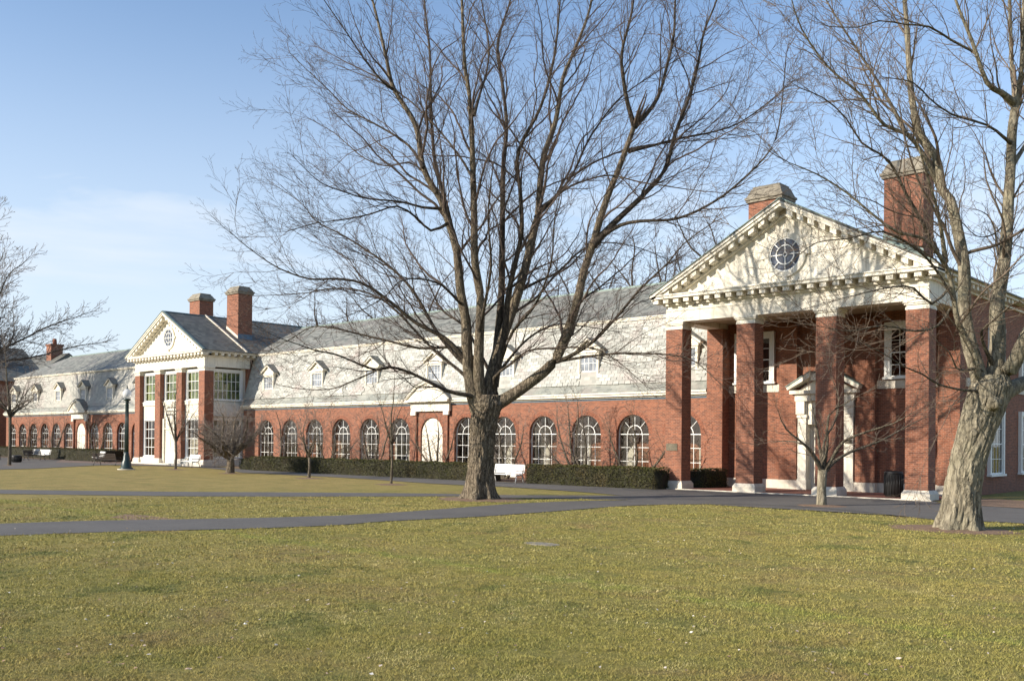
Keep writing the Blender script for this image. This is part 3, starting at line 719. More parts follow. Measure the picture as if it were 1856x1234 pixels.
# porch floor
pf = MB(); pf.box(CX-6.5, CX+6.5, 40.70, 45.3, -.3, .05); pf.build('porch_floor', 'porch', rp)
pf = MB(); pf.box(CX-6.62, CX+6.62, 40.52, 40.70, -.3, .055); pf.build('porch_kerb', 'stone', rp)
# plaque on the left pillar
pq = MB(); pq.box(-26.72, -26.08, 40.725, 40.747, 1.92, 2.28); 
pq.box(-26.70, -26.10, 40.715, 40.725, 1.94, 1.955); pq.box(-26.70, -26.10, 40.715, 40.725, 2.245, 2.26)
tag(pq.build('wall_plaque', 'bronze'), 'small bronze plaque fixed to the leftmost brick pillar of the near portico', 'plaque')

# ---- left-hand pavilion (glazed)
LX, LY = -78.38, 41.3
LZ = .16
lp = thing('entrance_pavilion', (LX, LY, 0), 'smaller looking gabled brick and glass pavilion, far left beyond the lamp post, with two chimneys', 'building')
Q = pavilion(LX, LY, 6.72, 3.75, .92, LZ, lp, True, 58.0, 6.1, 45.6)
st = MB(); st.box(LX-6.5, LX+6.5, LY-.5, 46.5, -.3, LZ); st.build('stone_step', 'stone', lp)
yb = LY+.42
for i in range(3):
    a = Q['cxs'][i]+.46; b = Q['cxs'][i+1]-.46; c = (a+b)/2; ww = b-a
    sash_window(lp, (c, yb, 5.62), ww-.5, 2.35, 4, 3, casing=.24, meet=False, glass='glass', bar=.045, back='green_in')
    pn = MB(); pn.box(a+.01, b-.01, yb-.06, yb+.1, 4.05, 5.30); pn.box(a+.12, b-.12, yb-.16, yb-.062, 5.22, 5.46); pn.box(a+.02, b-.02, yb-.20, yb+.1, 5.46, 5.52)
    pn.box(a+.25, b-.25, yb-.085, yb-.062, 4.2, 5.05); po = pn.build('spandrel_panel', 'white', lp)
    if i != 1:
        sash_window(lp, (c, yb, .72), ww-.5, 3.2, 4, 4, casing=.24, meet=False, glass='glass', bar=.045)
        s2 = MB(); s2.box(a+.01, b-.01, yb-.35, yb+.1, LZ, .60); s2.build('plinth', 'white', lp)
    else:
        d = MB(); d.box(a+.01, b-.01, yb-.05, yb+.1, LZ, 4.045); d.box(a+.1, b-.1, yb-.14, yb-.052, 3.1, 3.2)
        d.box(a+.01, a+.3, yb-.2, yb-.052, LZ, 4.04); d.box(b-.3, b-.01, yb-.2, yb-.052, LZ, 4.04)
        for s in (-1, 1):
            for z0_, z1_ in ((.4, 1.4), (1.55, 2.9)): d.box(c+s*.55-.38, c+s*.55+.38, yb-.075, yb-.052, z0_, z1_)
        dob = d.build('door', 'white', lp)
        # two dark lines of raised lettering above the door, too small in the photograph to read as words
        lt = MB(); r2 = random.Random(5)
        for zz, u0, u1 in ((4.93, -.85, .85), (4.62, -.75, .75), (4.31, -.7, .3)):
            u = u0
            while u < u1:
                wl = r2.uniform(.07, .12)
                lt.box(c+u, c+u+.022, yb-.10, yb-.086, zz, zz+.15)
                if r2.random() < .8: lt.box(c+u+.022, c+u+wl, yb-.10, yb-.086, zz+.125, zz+.15)
                if r2.random() < .7: lt.box(c+u+.022, c+u+wl, yb-.10, yb-.086, zz+.06, zz+.082)
                if r2.random() < .6: lt.box(c+u+wl-.02, c+u+wl, yb-.10, yb-.086, zz+.0, zz+.15)
                u += wl+.045
        lt.build('lettering', 'blackmetal', po)
xs = Q['xr']-.42
# flank, between front pillar and the brick return
sash_window(lp, (xs, LY+.85+1.52, 5.62), 2.5, 2.35, 6, 3, axis='y', casing=.22, meet=False, glass='glass', bar=.045, back='green_in')
sash_window(lp, (xs, LY+.85+1.52, .72), 2.5, 3.2, 6, 4, axis='y', casing=.22, meet=False, glass='glass', bar=.045)
s3 = MB(); s3.box(xs-.1, xs+.03, LY+.86, LY+3.75, 4.05, 5.48); s3.box(xs-.1, xs+.12, LY+.86, LY+3.75, LZ, .6); s3.box(xs-.1, xs-.01, LY+3.70, LY+4.1, .6, 8.34); s3.build('spandrel_panel', 'white', lp)
wl_ = MB()
wl_.box(Q['xr']-.92, Q['xr']-.0, LY+4.1, LY+5.1, LZ, 8.34)
wl_.box(LX+5.7, LX+6.05, LY+5.1, 58, 0, 9.45); wl_.box(LX-6.08, LX-5.7, LY+.86, 58, 0, 9.45); wl_.box(LX-5.7, LX+5.7, 57.6, 58, 0, 9.45)
wl_.build('wall', 'brick', lp)
ib = MB(); ib.box(LX-5.6, LX+5.3, 44.9, 45.0, LZ, 9.1); ib.build('inner_wall', 'inner', lp)
ib = MB(); ib.box(LX-5.5, LX+5.2, 42.5, 42.55, 5.5, 8.3); ib.box(LX+4.7, LX+4.75, 42.6, 45.4, 5.5, 8.3); ib.build('green_partition', 'green_in', lp)
ib = MB(); ib.box(LX-5.6, LX+6.0, LY+.9, 46, 4.2, 5.3); ib.build('upper_floor', 'inner', lp)
gb = MB(); gb.prism([(LX-6.4, 9.66), (LX+6.4, 9.66), (LX, 9.66+RS*6.4)], 'y', 57.65, 57.95); gb.build('gable_wall', 'brick', lp)
for (a, b) in ((-76.05, -74.2), (-82.55, -80.75)):
    co = chimney(lp, a, b, 45.55, 46.95, 10.8, 15.05, 15.75, None)
    fl = MB(); zr = lambda x: Q['apex']+.1-RS*abs(x-LX)
    fl.prism([(a-.03, zr(a)-.3), (b+.03, zr(b)-.3), (b+.03, zr(b)+.22), (a-.03, zr(a)+.28)], 'y', 45.52, 45.545); fl.build('flashing', 'stone', co)
    if a > LX:
        fl = MB(); fl.box(b+.004, b+.03, 45.53, 46.97, zr(b)-.25, zr(b)+.42); fl.build('flashing', 'bluecopper', co)

# ------------------------------------------------------------------ long hall: arcade, mansard, dormers
WY = 45.0
ARW, SPR, ATOP = 2.22, 2.80, 3.93
def arch_profile(c, w, zs, n=18):
    """points up the left jamb, round, down the right jamb (x, z), from z=0"""
    r = w/2; return [(c-r, 0)] + [(c-r*math.cos(PI*k/n), zs+r*math.sin(PI*k/n)) for k in range(n+1)] + [(c+r, 0)]
def arcade_wall(root, xa, xb, centers, top, thick=.42, solid=()):
    """brick wall with arched openings"""
    m = MB(); r = ARW/2; zs = SPR; n = 18
    cur = xa
    for c in centers:
        x0 = cur; x1 = c-r
        m.box(x0, x1, WY, WY+thick, 0, top)
        # above the opening
        pts = [(c-r*math.cos(PI*k/n), zs+r*math.sin(PI*k/n)) for k in range(n+1)]
        vs = []; fs = []
        for (x, z) in pts: vs += [(x, WY, z), (x, WY, top), (x, WY+thick, z), (x, WY+thick, top)]
        for k in range(n):
            a = 4*k; b = 4*(k+1)
            fs += [(a, b, b+1, a+1), (a+2, a+3, b+3, b+2), (a, a+2, b+2, b)]
        m.add(vs, fs); cur = c+r
    m.box(cur, xb, WY, WY+thick, 0, top)
    return m.build('brick_wall', 'brick', root)
MT['archbrick'] = mat_plain('arch_brick', (.22, .082, .045), .85, .4, 7.0)
def arch_window(root, c, detail, door=False, prefer=''):
    r = ARW/2; zs = SPR; n = 18
    # ring of wedge bricks standing 6 mm proud
    nb = 26 if detail else 12
    a = MB()
    for k in range(nb):
        t0 = PI*(k+.04)/nb; t1 = PI*(k+.96)/nb
        P = []
        for y in (WY-.008, WY+.05):
            for rr, t in ((r, t0), (r+.24, t0), (r+.24, t1), (r, t1)): P.append((c-rr*math.cos(t), y, zs+rr*math.sin(t)))
        a.add(P, [(0, 1, 2, 3), (4, 7, 6, 5), (0, 4, 5, 1), (1, 5, 6, 2), (2, 6, 7, 3), (3, 7, 4, 0)])
    a.build('brick_arch', 'archbrick', root)
    yf = WY+.20
    f = MB(); fw = .05
    n2 = 18
    vs = []; fs = []
    prof_o = [(c-r, .3)] + [(c-r*math.cos(PI*k/n2), zs+r*math.sin(PI*k/n2)) for k in range(n2+1)] + [(c+r, .3)]
    ri = r-fw
    prof_i = [(c-ri, .3)] + [(c-ri*math.cos(PI*k/n2), zs+ri*math.sin(PI*k/n2)) for k in range(n2+1)] + [(c+ri, .3)]
    L = len(prof_o)
    for y in (yf, yf+.09):
        vs += [(x, y, z) for x, z in prof_o] + [(x, y, z) for x, z in prof_i]
    for k in range(L-1):
        fs += [(k, k+1, L+k+1, L+k), (2*L+k, 3*L+k, 3*L+k+1, 2*L+k+1), (L+k, L+k+1, 3*L+k+1, 3*L+k)]
    f.add(vs, fs)
    if door:
        # blind arch filled with a white panelled door
        d = MB(); d.prism([(c-ri, .05)] + [(c-ri*math.cos(PI*k/n2), zs+ri*math.sin(PI*k/n2)) for k in range(n2+1)] + [(c+ri, .05)], 'y', yf-.10, yf+.05)
        do = f.build('arched_door', 'white', root); d.build('door_panel', 'white', do)
        m = MB(); m.box(c-ri+.05, c+ri-.05, yf-.125, yf-.102, zs-.05, zs+.03); m.box(c-.02, c+.02, yf-.125, yf-.102, .1, zs-.05)
        m.build('moulding', 'trim', do)
        return do
    wo = f.build('arched_window', 'trim', root)
    m = MB(); bw = .014
    rows = [.48, 1.24, 2.03, 2.79]
    for z in rows: bb = .024 if z > 2.5 else .016; m.box(c-ri, c+ri, yf+.02, yf+.06, z-bb, z+bb)
    us = [-ri/2, 0, ri/2]
    for u in us: m.box(c+u-bw, c+u+bw, yf+.023, yf+.057, .3, zs-.04)
    # fan: inner half ring and spokes
    r1 = .50
    for k in range(12):
        t0, t1 = PI*k/12, PI*(k+1)/12; P = []
        for y in (yf+.02, yf+.06):
            for rr, t in ((r1-.022, t0), (r1+.022, t0), (r1+.022, t1), (r1-.022, t1)): P.append((c-rr*math.cos(t), y, zs+rr*math.sin(t)))
        m.add(P, [(0, 1, 2, 3), (4, 7, 6, 5), (0, 4, 5, 1), (2, 6, 7, 3), (1, 5, 6, 2), (3, 7, 4, 0)])
    for t, r0_ in ((PI/4, r1), (PI/2, 0.03), (3*PI/4, r1)):
        ca, sa = -math.cos(t), math.sin(t); P = []
        for y in (yf+.023, yf+.057):
            for rr in (r0_, ri+.02):
                for s2 in (-1, 1): P.append((c+ca*rr-sa*bw*s2, y, zs+sa*rr+ca*bw*s2))
        m.add(P, [(0, 1, 3, 2), (4, 6, 7, 5), (0, 2, 6, 4), (1, 5, 7, 3), (2, 3, 7, 6), (0, 4, 5, 1)])
    m.build('muntin', 'trim', wo)
    yg = yf+.038
    if detail:
        xsb = [-ri, -ri/2, 0, ri/2, ri]; zb = [.3]+rows
        for i in range(4):
            for j in range(4):
                g = MB(); g.box(c+xsb[i]+.01, c+xsb[i+1]-.01, yg, yg+.005, zb[j]+.01, zb[j+1]-.01); g.build('pane', 'glass', wo)
        def sector(rr0, rr1, t0, t1):
            g = MB(); k = 6
            pts = [(c-rr1*math.cos(t0+(t1-t0)*q/k), zs+rr1*math.sin(t0+(t1-t0)*q/k)) for q in range(k+1)]
            pts += [(c-rr0*math.cos(t1-(t1-t0)*q/k), zs+rr0*math.sin(t1-(t1-t0)*q/k)) for q in range(k+1)]
            g.prism(pts, 'y', yg, yg+.005); g.build('pane', 'glass', wo)
        for (t0, t1) in ((.02, PI/4), (PI/4, PI/2), (PI/2, 3*PI/4), (3*PI/4, PI-.02)): sector(r1, ri, t0+.01, t1-.01)
        for (t0, t1) in ((.02, PI/2), (PI/2, PI-.02)): sector(.02, r1, t0+.01, t1-.01)
    else:
        g = MB(); g.prism([(c-ri, .3)] + [(c-ri*math.cos(PI*k/n2), zs+ri*math.sin(PI*k/n2)) for k in range(n2+1)] + [(c+ri, .3)], 'y', yg, yg+.005); g.build('pane', 'glass', wo)
    s = MB(); s.box(c-r, c+r, yf-.05, yf+.12, .05, .3); s.build('sill', 'trim', wo)
    return wo
def dormer(root, c, wmat):
    """gabled dormer standing on the kick of the roof"""
    yF = WY-.02+.16; zb, w, h = 5.55, 1.28, 1.95
    d = MB()
    hw = .78; zt = zb+h+.12
    d.box(c-hw, c-w/2, yF, yF+.25, zb-.28, zt); d.box(c+w/2, c+hw, yF, yF+.25, zb-.28, zt); d.box(c-w/2, c+w/2, yF, yF+.25, zb+h, zt); d.box(c-w/2, c+w/2, yF, yF+.25, zb-.28, zb)
    d.box(c-hw-.08, c+hw+.08, yF-.07, yF+.24, zt, zt+.12)
    d.prism([(c-hw-.05, zt+.12), (c+hw+.05, zt+.12), (c, zt+.12+.56)], 'y', yF+.02, yF+.2)
    for s in (-1, 1):
        d.prism([(c+s*(hw+.22), zt+.10), (c, zt+.76), (c, zt+.88), (c+s*(hw+.26), zt+.20)], 'y', yF-.14, yF+.18)
    do = d.build('dormer', 'white', root)
    k = MB()
    for s in (-1, 1):
        x0, x1 = sorted((c+s*hw, c+s*(hw-.10))); k.box(x0+.003*(s < 0), x1-.003*(s > 0), yF+.25, yF+1.3, zb-.28, zt+.12)
    k.build('cheek', 'slate', do)
    rf = MB()
    for s in (-1, 1):
        rf.prism([(c, zt+.885), (c+s*(hw+.28), zt+.20), (c+s*(hw+.28), zt+.26), (c, zt+.95)], 'y', yF-.17, yF+1.35)
    rf.build('dormer_roof', 'slate', do)
    fm_y = yF+.08
    s = MB(); b = .026
    for i in (1, 2, 3): u = c-w/2+w*i/4; s.box(u-b/2, u+b/2, fm_y, fm_y+.04, zb, zb+h)
    for j in (1, 2, 3): z = zb+h*j/4; bb = .055 if j == 2 else b; s.box(c-w/2, c+w/2, fm_y-.004, fm_y+.036, z-bb/2, z+bb/2)
    s.box(c-w/2, c-w/2+.05, fm_y-.008, fm_y+.04, zb, zb+h); s.box(c+w/2-.05, c+w/2, fm_y-.008, fm_y+.04, zb, zb+h); s.box(c-w/2-.05, c+w/2+.05, yF-.06, fm_y, zb-.06, zb)
    s.build('sash', 'trim', do)
    g = MB(); g.box(c-w/2, c+w/2, fm_y+.015, fm_y+.02, zb, zb+h); g.build('pane', 'dormglass', do)
    return do
MT['dormglass'] = mat_plain('dormer_glass', (.22, .24, .27), .12, .45, 2.2, spec=.7)
MAN = [(WY-.02, 5.70), (WY+.98, 9.42)]
def hall(name, xa, xb, centers, door, dormers, label, detail, hip_left=False, wmat='wslate_far'):
    root = thing(name, ((xa+xb)/2, WY, 0), label, 'building')
    arcade_wall(root, xa, xb, sorted(centers+[door]), 4.86)
    for c in centers: arch_window(root, c, detail and c > -62)
    arch_window(root, door, detail, door=True)
    # projecting brick piers and white lintel round the door, small gable over it
    pr = MB()
    for s in (-1, 1):
        x0, x1 = sorted((door+s*1.72, door+s*1.42)); pr.box(x0, x1, WY-.14, WY-.003, 0, 4.34)
    pr.build('pier', 'brick', root)
    lt = MB(); lt.box(door-1.95, door+1.95, WY-.22, WY-.003, 4.34, 4.855)
    for s in (-1, 1):
        x0, x1 = sorted((door+s*1.92, door+s*1.40)); lt.box(x0, x1, WY-.26, WY-.12, 4.08, 4.338)
    lt.box(door-2.15, door+2.15, WY-.60, WY-.02, 4.98, 5.12)
    lt.prism([(door-2.05, 5.12), (door+2.05, 5.12), (door+1.9, 5.30), (door+.9, 5.98), (door, 6.28), (door-.9, 5.98), (door-1.9, 5.30)], 'y', WY-.48, WY-.35)
    lt.prism([(door-2.3, 5.13), (door-2.1, 5.13), (door-.95, 5.98), (door, 6.28), (door+.95, 5.98), (door+2.1, 5.13), (door+2.3, 5.13), (door+1.02, 6.12), (door, 6.44), (door-1.02, 6.12)], 'y', WY-.60, WY-.40)
    lt.build('door_gable', 'white', root)
    gr = MB()
    gr.prism([(door-2.32, 5.14), (door-1.02, 6.125), (door, 6.445), (door+1.02, 6.125), (door+2.32, 5.14), (door+2.38, 5.18), (door+1.05, 6.18), (door, 6.51), (door-1.05, 6.18), (door-2.38, 5.18)], 'y', WY-.62, WY+.35)
    gr.build('door_gable_roof', 'slate', root)
    # eaves
    ev = MB(); ev.box(xa, xb, WY-.16, WY+.3, 4.862, 4.95); ev.box(xa, xb, WY-.32, WY+.3, 4.95, 5.08); ev.box(xa, xb, WY-.40, WY+.2, 5.08, 5.17)
    ev.build('eaves', 'white', root)
    gx = MB(); gx.box(xa, xb, WY-.035, WY-.004, 4.76, 4.86); gx.build('frieze_board', 'bluecopper', root)
    kk = MB(); kk.prism([(WY-.38, 5.175), (WY+.05, 5.72), (WY+.3, 5.72), (WY+.3, 5.175)], 'x', xa, xb); kk.build('roof_kick', 'kslate', root)
    ym, zm = MAN[1]; yl, zl = MAN[0]
    # mansard backing
    bk = MB(); xaL = xa
    bk.prism([(yl+.02, zl), (ym+.02, zm), (ym+.3, zm), (yl+.35, zl)], 'x', xaL, xb)
    bk.build('mansard', wmat, root)
    tr = MB(); tr.box(xaL-(.1 if hip_left else 0), xb, ym-.10, ym+.35, zm, zm+.10); tr.box(xaL-(.14 if hip_left else 0), xb, ym-.16, ym+.3, zm+.10, zm+.16); tr.build('mansard_trim', 'white', root)
    ry, rz = 50.6, 12.30
    xh = xa+(5.0 if hip_left else 0)
    up = MB()
    A0 = (xa, ym-.12, zm+.17); A1 = (xb, ym-.12, zm+.17); B0 = (xh, ry, rz); B1 = (xb, ry, rz); C0 = (xa, 55.4, zm+.17); C1 = (xb, 55.4, zm+.17)
    up.add([A0, A1, B1, B0, C1, C0], [(0, 1, 2, 3), (3, 2, 4, 5), (0, 3, 5), (1, 4, 2), (0, 5, 4, 1)])
    ur = up.build('upper_roof', 'slate', root)
    rd = MB(); rd.box(xh, xb, ry-.09, ry+.09, rz-.05, rz+.06); rd.build('ridge_cap', 'copper', ur)
    ends = MB()
    ends.box(xa, xa+.3, WY+.43, 55.4, 0, 5.17); ends.box(xb-.3, xb, WY+.43, 55.4, 0, 5.17); ends.box(xa+.3, xb-.3, 55.0, 55.4, 0, 9.4); ends.build('end_wall', 'brick', root)
    if hip_left:
        hp = MB(); hp.add([(xa-.0, yl, zl-.5), (xa-.0, ym, zm), (xa-.0, 55.4, zm), (xa-.0, 55.4, zl-.5)], [(0, 1, 2, 3)]); hp.build('mansard_end', wmat, root)
    # inside: corridor floor, ceiling, inner brick wall with white framed doors
    yi = 48.5
    fl = MB(); fl.box(xa+.3, xb-.3, WY+.43, yi, -.1, .06); fl.build('corridor_floor', 'inner', root)
    cl = MB(); cl.box(xa+.3, xb-.3, WY+.43, yi, 4.55, 4.65); cl.build('corridor_ceiling', 'inner', root)
    iw = MB(); iw.box(xa+.3, xb-.3, yi, yi+.2, 0, 4.6); iw.build('inner_wall', 'brick', root)
    if detail:
        k = -14
        while True:
            c = -41.9+3.37*k; k += 1
            if c > xb-1.4: break
            if c < xa+1.4: continue
            d = MB(); d.box(c-1.08, c-.85, yi-.08, yi-.003, .06, 3.3); d.box(c+.25, c+1.06, yi-.08, yi-.003, .06, 3.3); d.box(c-.25, c-.12, yi-.08, yi-.003, .06, 3.3); d.box(c-.85, c+.25, yi-.078, yi-.003, 3.0, 3.3); d.box(c-.85, c+.25, yi-.07, yi-.003, .06, .9)
            io = d.build('inner_door', 'inner', root)
            g = MB(); g.box(c-.85, c-.25, yi-.03, yi-.006, .9, 3.0); g.box(c-.12, c+.25, yi-.03, yi-.006, .9, 3.0); g.build('dark_pane', 'dark', io)
    for c in dormers: dormer(root, c, wmat)
    return root
AC = -48.65; SPC = 3.37
cent = [AC+SPC*k for k in range(-6, 7) if k != 0]
H1 = hall('arcaded_hall', -72.3, -26.80, cent, AC, [AC+2*SPC*k for k in range(-3, 4)], 'long brick arcaded hall with pale slate mansard and dormers, between the two porticos', True)
AL = -104.35
centL = [AL+3.2*k for k in range(-6, 6) if k != 0]
centL = [c for c in centL if c < -86.5]
H2 = hall('far_wing', -125.5, -84.5, centL, AL, [AL+6.4*k for k in range(-3, 3)], 'far left wing of the brick hall with a pale mansard, beyond the glazed pavilion', False, hip_left=True)

# real slates on the mansard of the near hall
def slates():
    (yl, zl), (ym, zm) = MAN
    L = math.hypot(ym-yl, zm-zl); rows = 18; ex = L/rows; wdt = .42
    d = Vector((0, ym-yl, zm-zl))/L; nrm = Vector((0, -d.z, d.y))
    root = H1; o0 = world_loc(root)
    dorm = [AC+2*SPC*k for k in range(-3, 4)]
    lst = []
    for r in range(rows):
        x = -26.9-(wdt/2 if r % 2 else 0)
        while x-wdt > -72.2:
            c = x-wdt/2
            s = r*ex
            z = zl+d.z*s
            skip = any(abs(c-q) < .72 and z < 7.6 for q in dorm) or (abs(c-AC) < 1.2 and z < 5.9)
            if not skip: lst.append((c, r))
            x -= wdt
    def corners(c, r, jitter):
        t0 = r*ex-.02; t1 = r*ex+ex*1.25; w2 = wdt/2-.006-rnd.random()*.012; th = .016+rnd.random()*.014
        base = Vector((0, yl, zl))
        P = []
        for tt, hgt in ((t0+rnd.uniform(-.014, .010), th), (t1, .004)):
            for sx in (-1, 1):
                q = base+d*tt+nrm*(hgt+.012); P.append(Vector((sx*w2, q.y, q.z)))
        for tt, hgt in ((t0, .0), (t1, -.008)):
            for sx in (-1, 1):
                q = base+d*tt+nrm*hgt; P.append(Vector((sx*w2, q.y, q.z)))
        return P
    FACES = [(0, 1, 3, 2), (0, 4, 5, 1), (0, 2, 6, 4), (1, 5, 7, 3)]
    lst.sort(key=lambda a: -a[0])
    near, rest = lst[:300], lst[300:]
    # shared meshes: per row, three variants
    var = {}
    for (c, r) in near:
        key = (r, rnd.randrange(4))
        if key not in var:
            P = corners(0, r, True); me = bpy.data.meshes.new('slate')
            org = P[0].copy(); org.x = 0
            me.from_pydata([tuple(p-org) for p in P], [], FACES)
            a = me.attributes.new('tint', 'FLOAT', 'POINT'); t = rnd.random(); a.data.foreach_set('value', [t]*8)
            me.materials.append(MT['wslate']); var[key] = (me, org)
        me, org = var[key]
        o = bpy.data.objects.new('slate', me); COL.objects.link(o); o.parent = root
        o.location = (c-o0.x, org.y-o0.y, org.z-o0.z)
    V = []; F = []; T = []; 
    for (c, r) in rest:
        P = corners(0, r, True); b = len(V); t = rnd.random()
        V += [(p.x+c-o0.x, p.y-o0.y, p.z-o0.z) for p in P]; T += [t]*8
        for f in FACES: F += [b+i for i in f]
    o = np_mesh('slates', V, F, np.full(len(rest)*4, 4, dtype=np.int32), 'wslate', parent=root, tint=T); o['kind'] = 'stuff'
slates()

# ------------------------------------------------------------------ buildings far left
def far_building(name, x0, x1, y0, y1, eave, ridge, label, chims, axis='x'):
    cx, cy = (x0+x1)/2, (y0+y1)/2
    root = thing(name, (cx, cy, 0), label, 'building')
    w_ = MB(); w_.box(x0, x1, y0, y1, 0, eave); w_.build('wall', 'brick', root)
    r = MB()
    if axis == 'x': r.prism([(y0-.5, eave), (y1+.5, eave), (cy, ridge)], 'x', x0-.4, x1+.4)
    else: r.prism([(x0-.5, eave), (x1+.5, eave), (cx, ridge)], 'y', y0-.4, y1+.4)
    ro = r.build('roof', 'dslate', root)
    tr = MB(); tr.box(x0-.45, x1+.45, y0-.55, y0-.35, eave-.25, eave+.12); tr.build('eaves', 'white', root)
    for (a, b, c_, d_, z0, z1) in chims:
        c = MB(); c.box(a, b, c_, d_, z0, z1); co = c.build('chimney', 'brick', root)
        k = MB(); k.box(a-.12, b+.12, c_-.12, d_+.12, z1, z1+.3); k.build('cap', 'brick', co)
        if name == 'far_gabled_house':
            k = MB(); k.lathe(((a+b)/2, (c_+d_)/2, z1+.3), [(.34, 0), (.30, .6), (.24, .9)], 12); k.build('chimney_pot', 'archbrick', co)
    return root
fb = far_building('far_gabled_house', -184, -151, 56, 70, 10.0, 15.4, 'distant dark roofed brick house with one small chimney, beyond the far wing', [(-155.4, -153.6, 61.5, 63.3, 12, 16.6)])
for i in range(4):
    for z in (2.0, 6.2): sash_window(fb, (-179+i*6.5, 55.87, z), 1.5, 2.2, 4, 4, casing=.15, back='dark', bd=.105)
nb = far_building('brick_end_house', -150, -131, 38, 52, 9.5, 14.6, 'reddish brick house at the left edge behind the bare tree, with a broad chimney', [(-137.3, -135.2, 45.0, 47.0, 11, 17.6)], axis='y')
for i in range(3):
    for z in (1.5, 5.6): sash_window(nb, (-130.87, 40.5+i*4.5, z), 1.3, 2.1, 4, 4, axis='y', casing=.15, back='dark', bd=.105)

# ------------------------------------------------------------------ hedges
def hedge(pts, width, h, label, dens=420, seed=1, z0=0.0):
    """clipped hedge following pts: an uneven dark core with thousands of small leaf sprays over it"""
    r = np.random.default_rng(seed)
    P = [np.array(p, float) for p in pts]
    root = thing('hedge', (P[0][0], P[0][1], z0), label, 'hedge')
    o0 = np.array([P[0][0], P[0][1], z0])
    m = MB(); VV = []; T = []
    for i in range(len(P)-1):
        a, b = P[i], P[i+1]; L = np.linalg.norm(b-a); t = (b-a)/L; nv = np.array([-t[1], t[0]])
        n = max(2, int(L/.5)); 
        core = []
        for k in range(n+1):
            c = a+t*L*k/n
            for (u, z) in ((-.5, 0), (-.47, .55), (-.43, .93), (-.3, .985), (.3, .985), (.43, .93), (.47, .55), (.5, 0)):
                j = .07*mn.noise(Vector((c[0]*1.1, c[1]*1.1+u*3, z*2.2)))
                q = c+nv*(u*(width-.14)+j*(1 if u > 0 else -1)); core.append((q[0], q[1], z0+z*(h-.06)+j*.5*(z > .8)))
        fs = [(k*8+q, k*8+q+1, (k+1)*8+q+1, (k+1)*8+q) for k in range(n) for q in range(7)]
        fs += [tuple(range(8))[::-1], tuple(range(n*8, n*8+8))]
        m.add(core, fs, True)
        # leaf sprays on top, both faces, ends
        areas = [('top', L*width*1.0), ('s-', L*h), ('s+', L*h*.35), ('e0', width*h), ('e1', width*h)]
        for nm, ar in areas:
            nn = int(ar*dens)
            s = r.uniform(0, L, nn); u = r.uniform(-.5, .5, nn)*width; z = r.uniform(0.0, 1, nn)**.85*h
            if nm == 'top': z = np.full(nn, h)
            if nm == 's-': u = np.full(nn, -width/2)
            if nm == 's+': u = np.full(nn, width/2)
            if nm == 'e0': s = np.full(nn, 0.0)
            if nm == 'e1': s = np.full(nn, L)
            X = a[0]+t[0]*s+nv[0]*u; Y = a[1]+t[1]*s+nv[1]*u
            amp = np.array([mn.noise(Vector((x*2.1, y*2.1, zz*2.4)))*.11+mn.noise(Vector((x*6, y*6, zz*6)))*.05 for x, y, zz in zip(X, Y, z)])
            # rounded shoulders
            out = np.zeros((nn, 3))
            if nm == 'top': out[:, 2] = 1; z = z-.10*np.clip(np.abs(u)/(width/2)-.6, 0, 1)
            elif nm in ('s-', 's+'): sg = -1 if nm == 's-' else 1; out[:, 0] = nv[0]*sg; out[:, 1] = nv[1]*sg
            else: sg = -1 if nm == 'e0' else 1; out[:, 0] = t[0]*sg; out[:, 1] = t[1]*sg
            C = np.stack([X, Y, z+z0], 1)+out*(amp+r.normal(0, .018, nn))[:, None]
            C[:, 2] = np.maximum(C[:, 2], z0+.02)
            sz = r.uniform(.022, .05, nn)
            d1 = r.normal(0, 1, (nn, 3)); d1 /= np.linalg.norm(d1, axis=1)[:, None]; d2 = np.cross(d1, r.normal(0, 1, (nn, 3))); d2 /= np.linalg.norm(d2, axis=1)[:, None]
            tri = np.empty((nn, 3, 3)); tri[:, 0] = C-d1*sz[:, None]; tri[:, 1] = C+d1*sz[:, None]*.4+d2*sz[:, None]*.7; tri[:, 2] = C+d1*sz[:, None]*.6-d2*sz[:, None]*.6
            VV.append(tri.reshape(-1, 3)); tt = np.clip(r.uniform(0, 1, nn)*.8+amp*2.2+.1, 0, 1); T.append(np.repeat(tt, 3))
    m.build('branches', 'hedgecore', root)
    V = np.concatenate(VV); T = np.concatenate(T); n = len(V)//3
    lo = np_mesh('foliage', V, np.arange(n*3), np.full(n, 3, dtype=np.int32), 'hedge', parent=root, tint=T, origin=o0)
    lo['kind'] = 'stuff'
    return root
MT['barkdark'] = mat_bark('limb_bark', (.055, .043, .034), (.145, .115, .085), (.105, .095, .062))
MT['bark2d'] = mat_bark('tan_limb_bark', (.095, .078, .056), (.20, .17, .125), (.15, .14, .10))
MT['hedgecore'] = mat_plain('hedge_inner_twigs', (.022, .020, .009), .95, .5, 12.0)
hedge([(-62.1, 39.9), (-37.9, 39.95)], 1.35, 1.0, 'long clipped dark hedge left of the big tree, below the arched windows', 480, 1)
hedge([(-34.9, 40.0), (-26.55, 40.05)], 1.35, 1.02, 'shorter clipped hedge between the white bench and the near portico', 620, 2)
hedge([(-64.2, 40.2), (-62.9, 40.25)], 1.1, .85, 'small block of hedge beside the white bench at the glazed pavilion', 420, 3)
hedge([(-26.0, 42.3), (-25.9, 44.3)], 1.3, .95, 'dark bush clipped low, seen between the first two portico pillars', 420, 4)
hedge([(-124, 43.2), (-100.5, 42.9)], 1.6, 1.15, 'dark hedge under the far wing windows at the left edge', 150, 5)
hedge([(-98.2, 41.9), (-90.6, 42.2)], 2.4, 1.15, 'rounded hedge mass behind the benches, left of the lamp post', 220, 6)

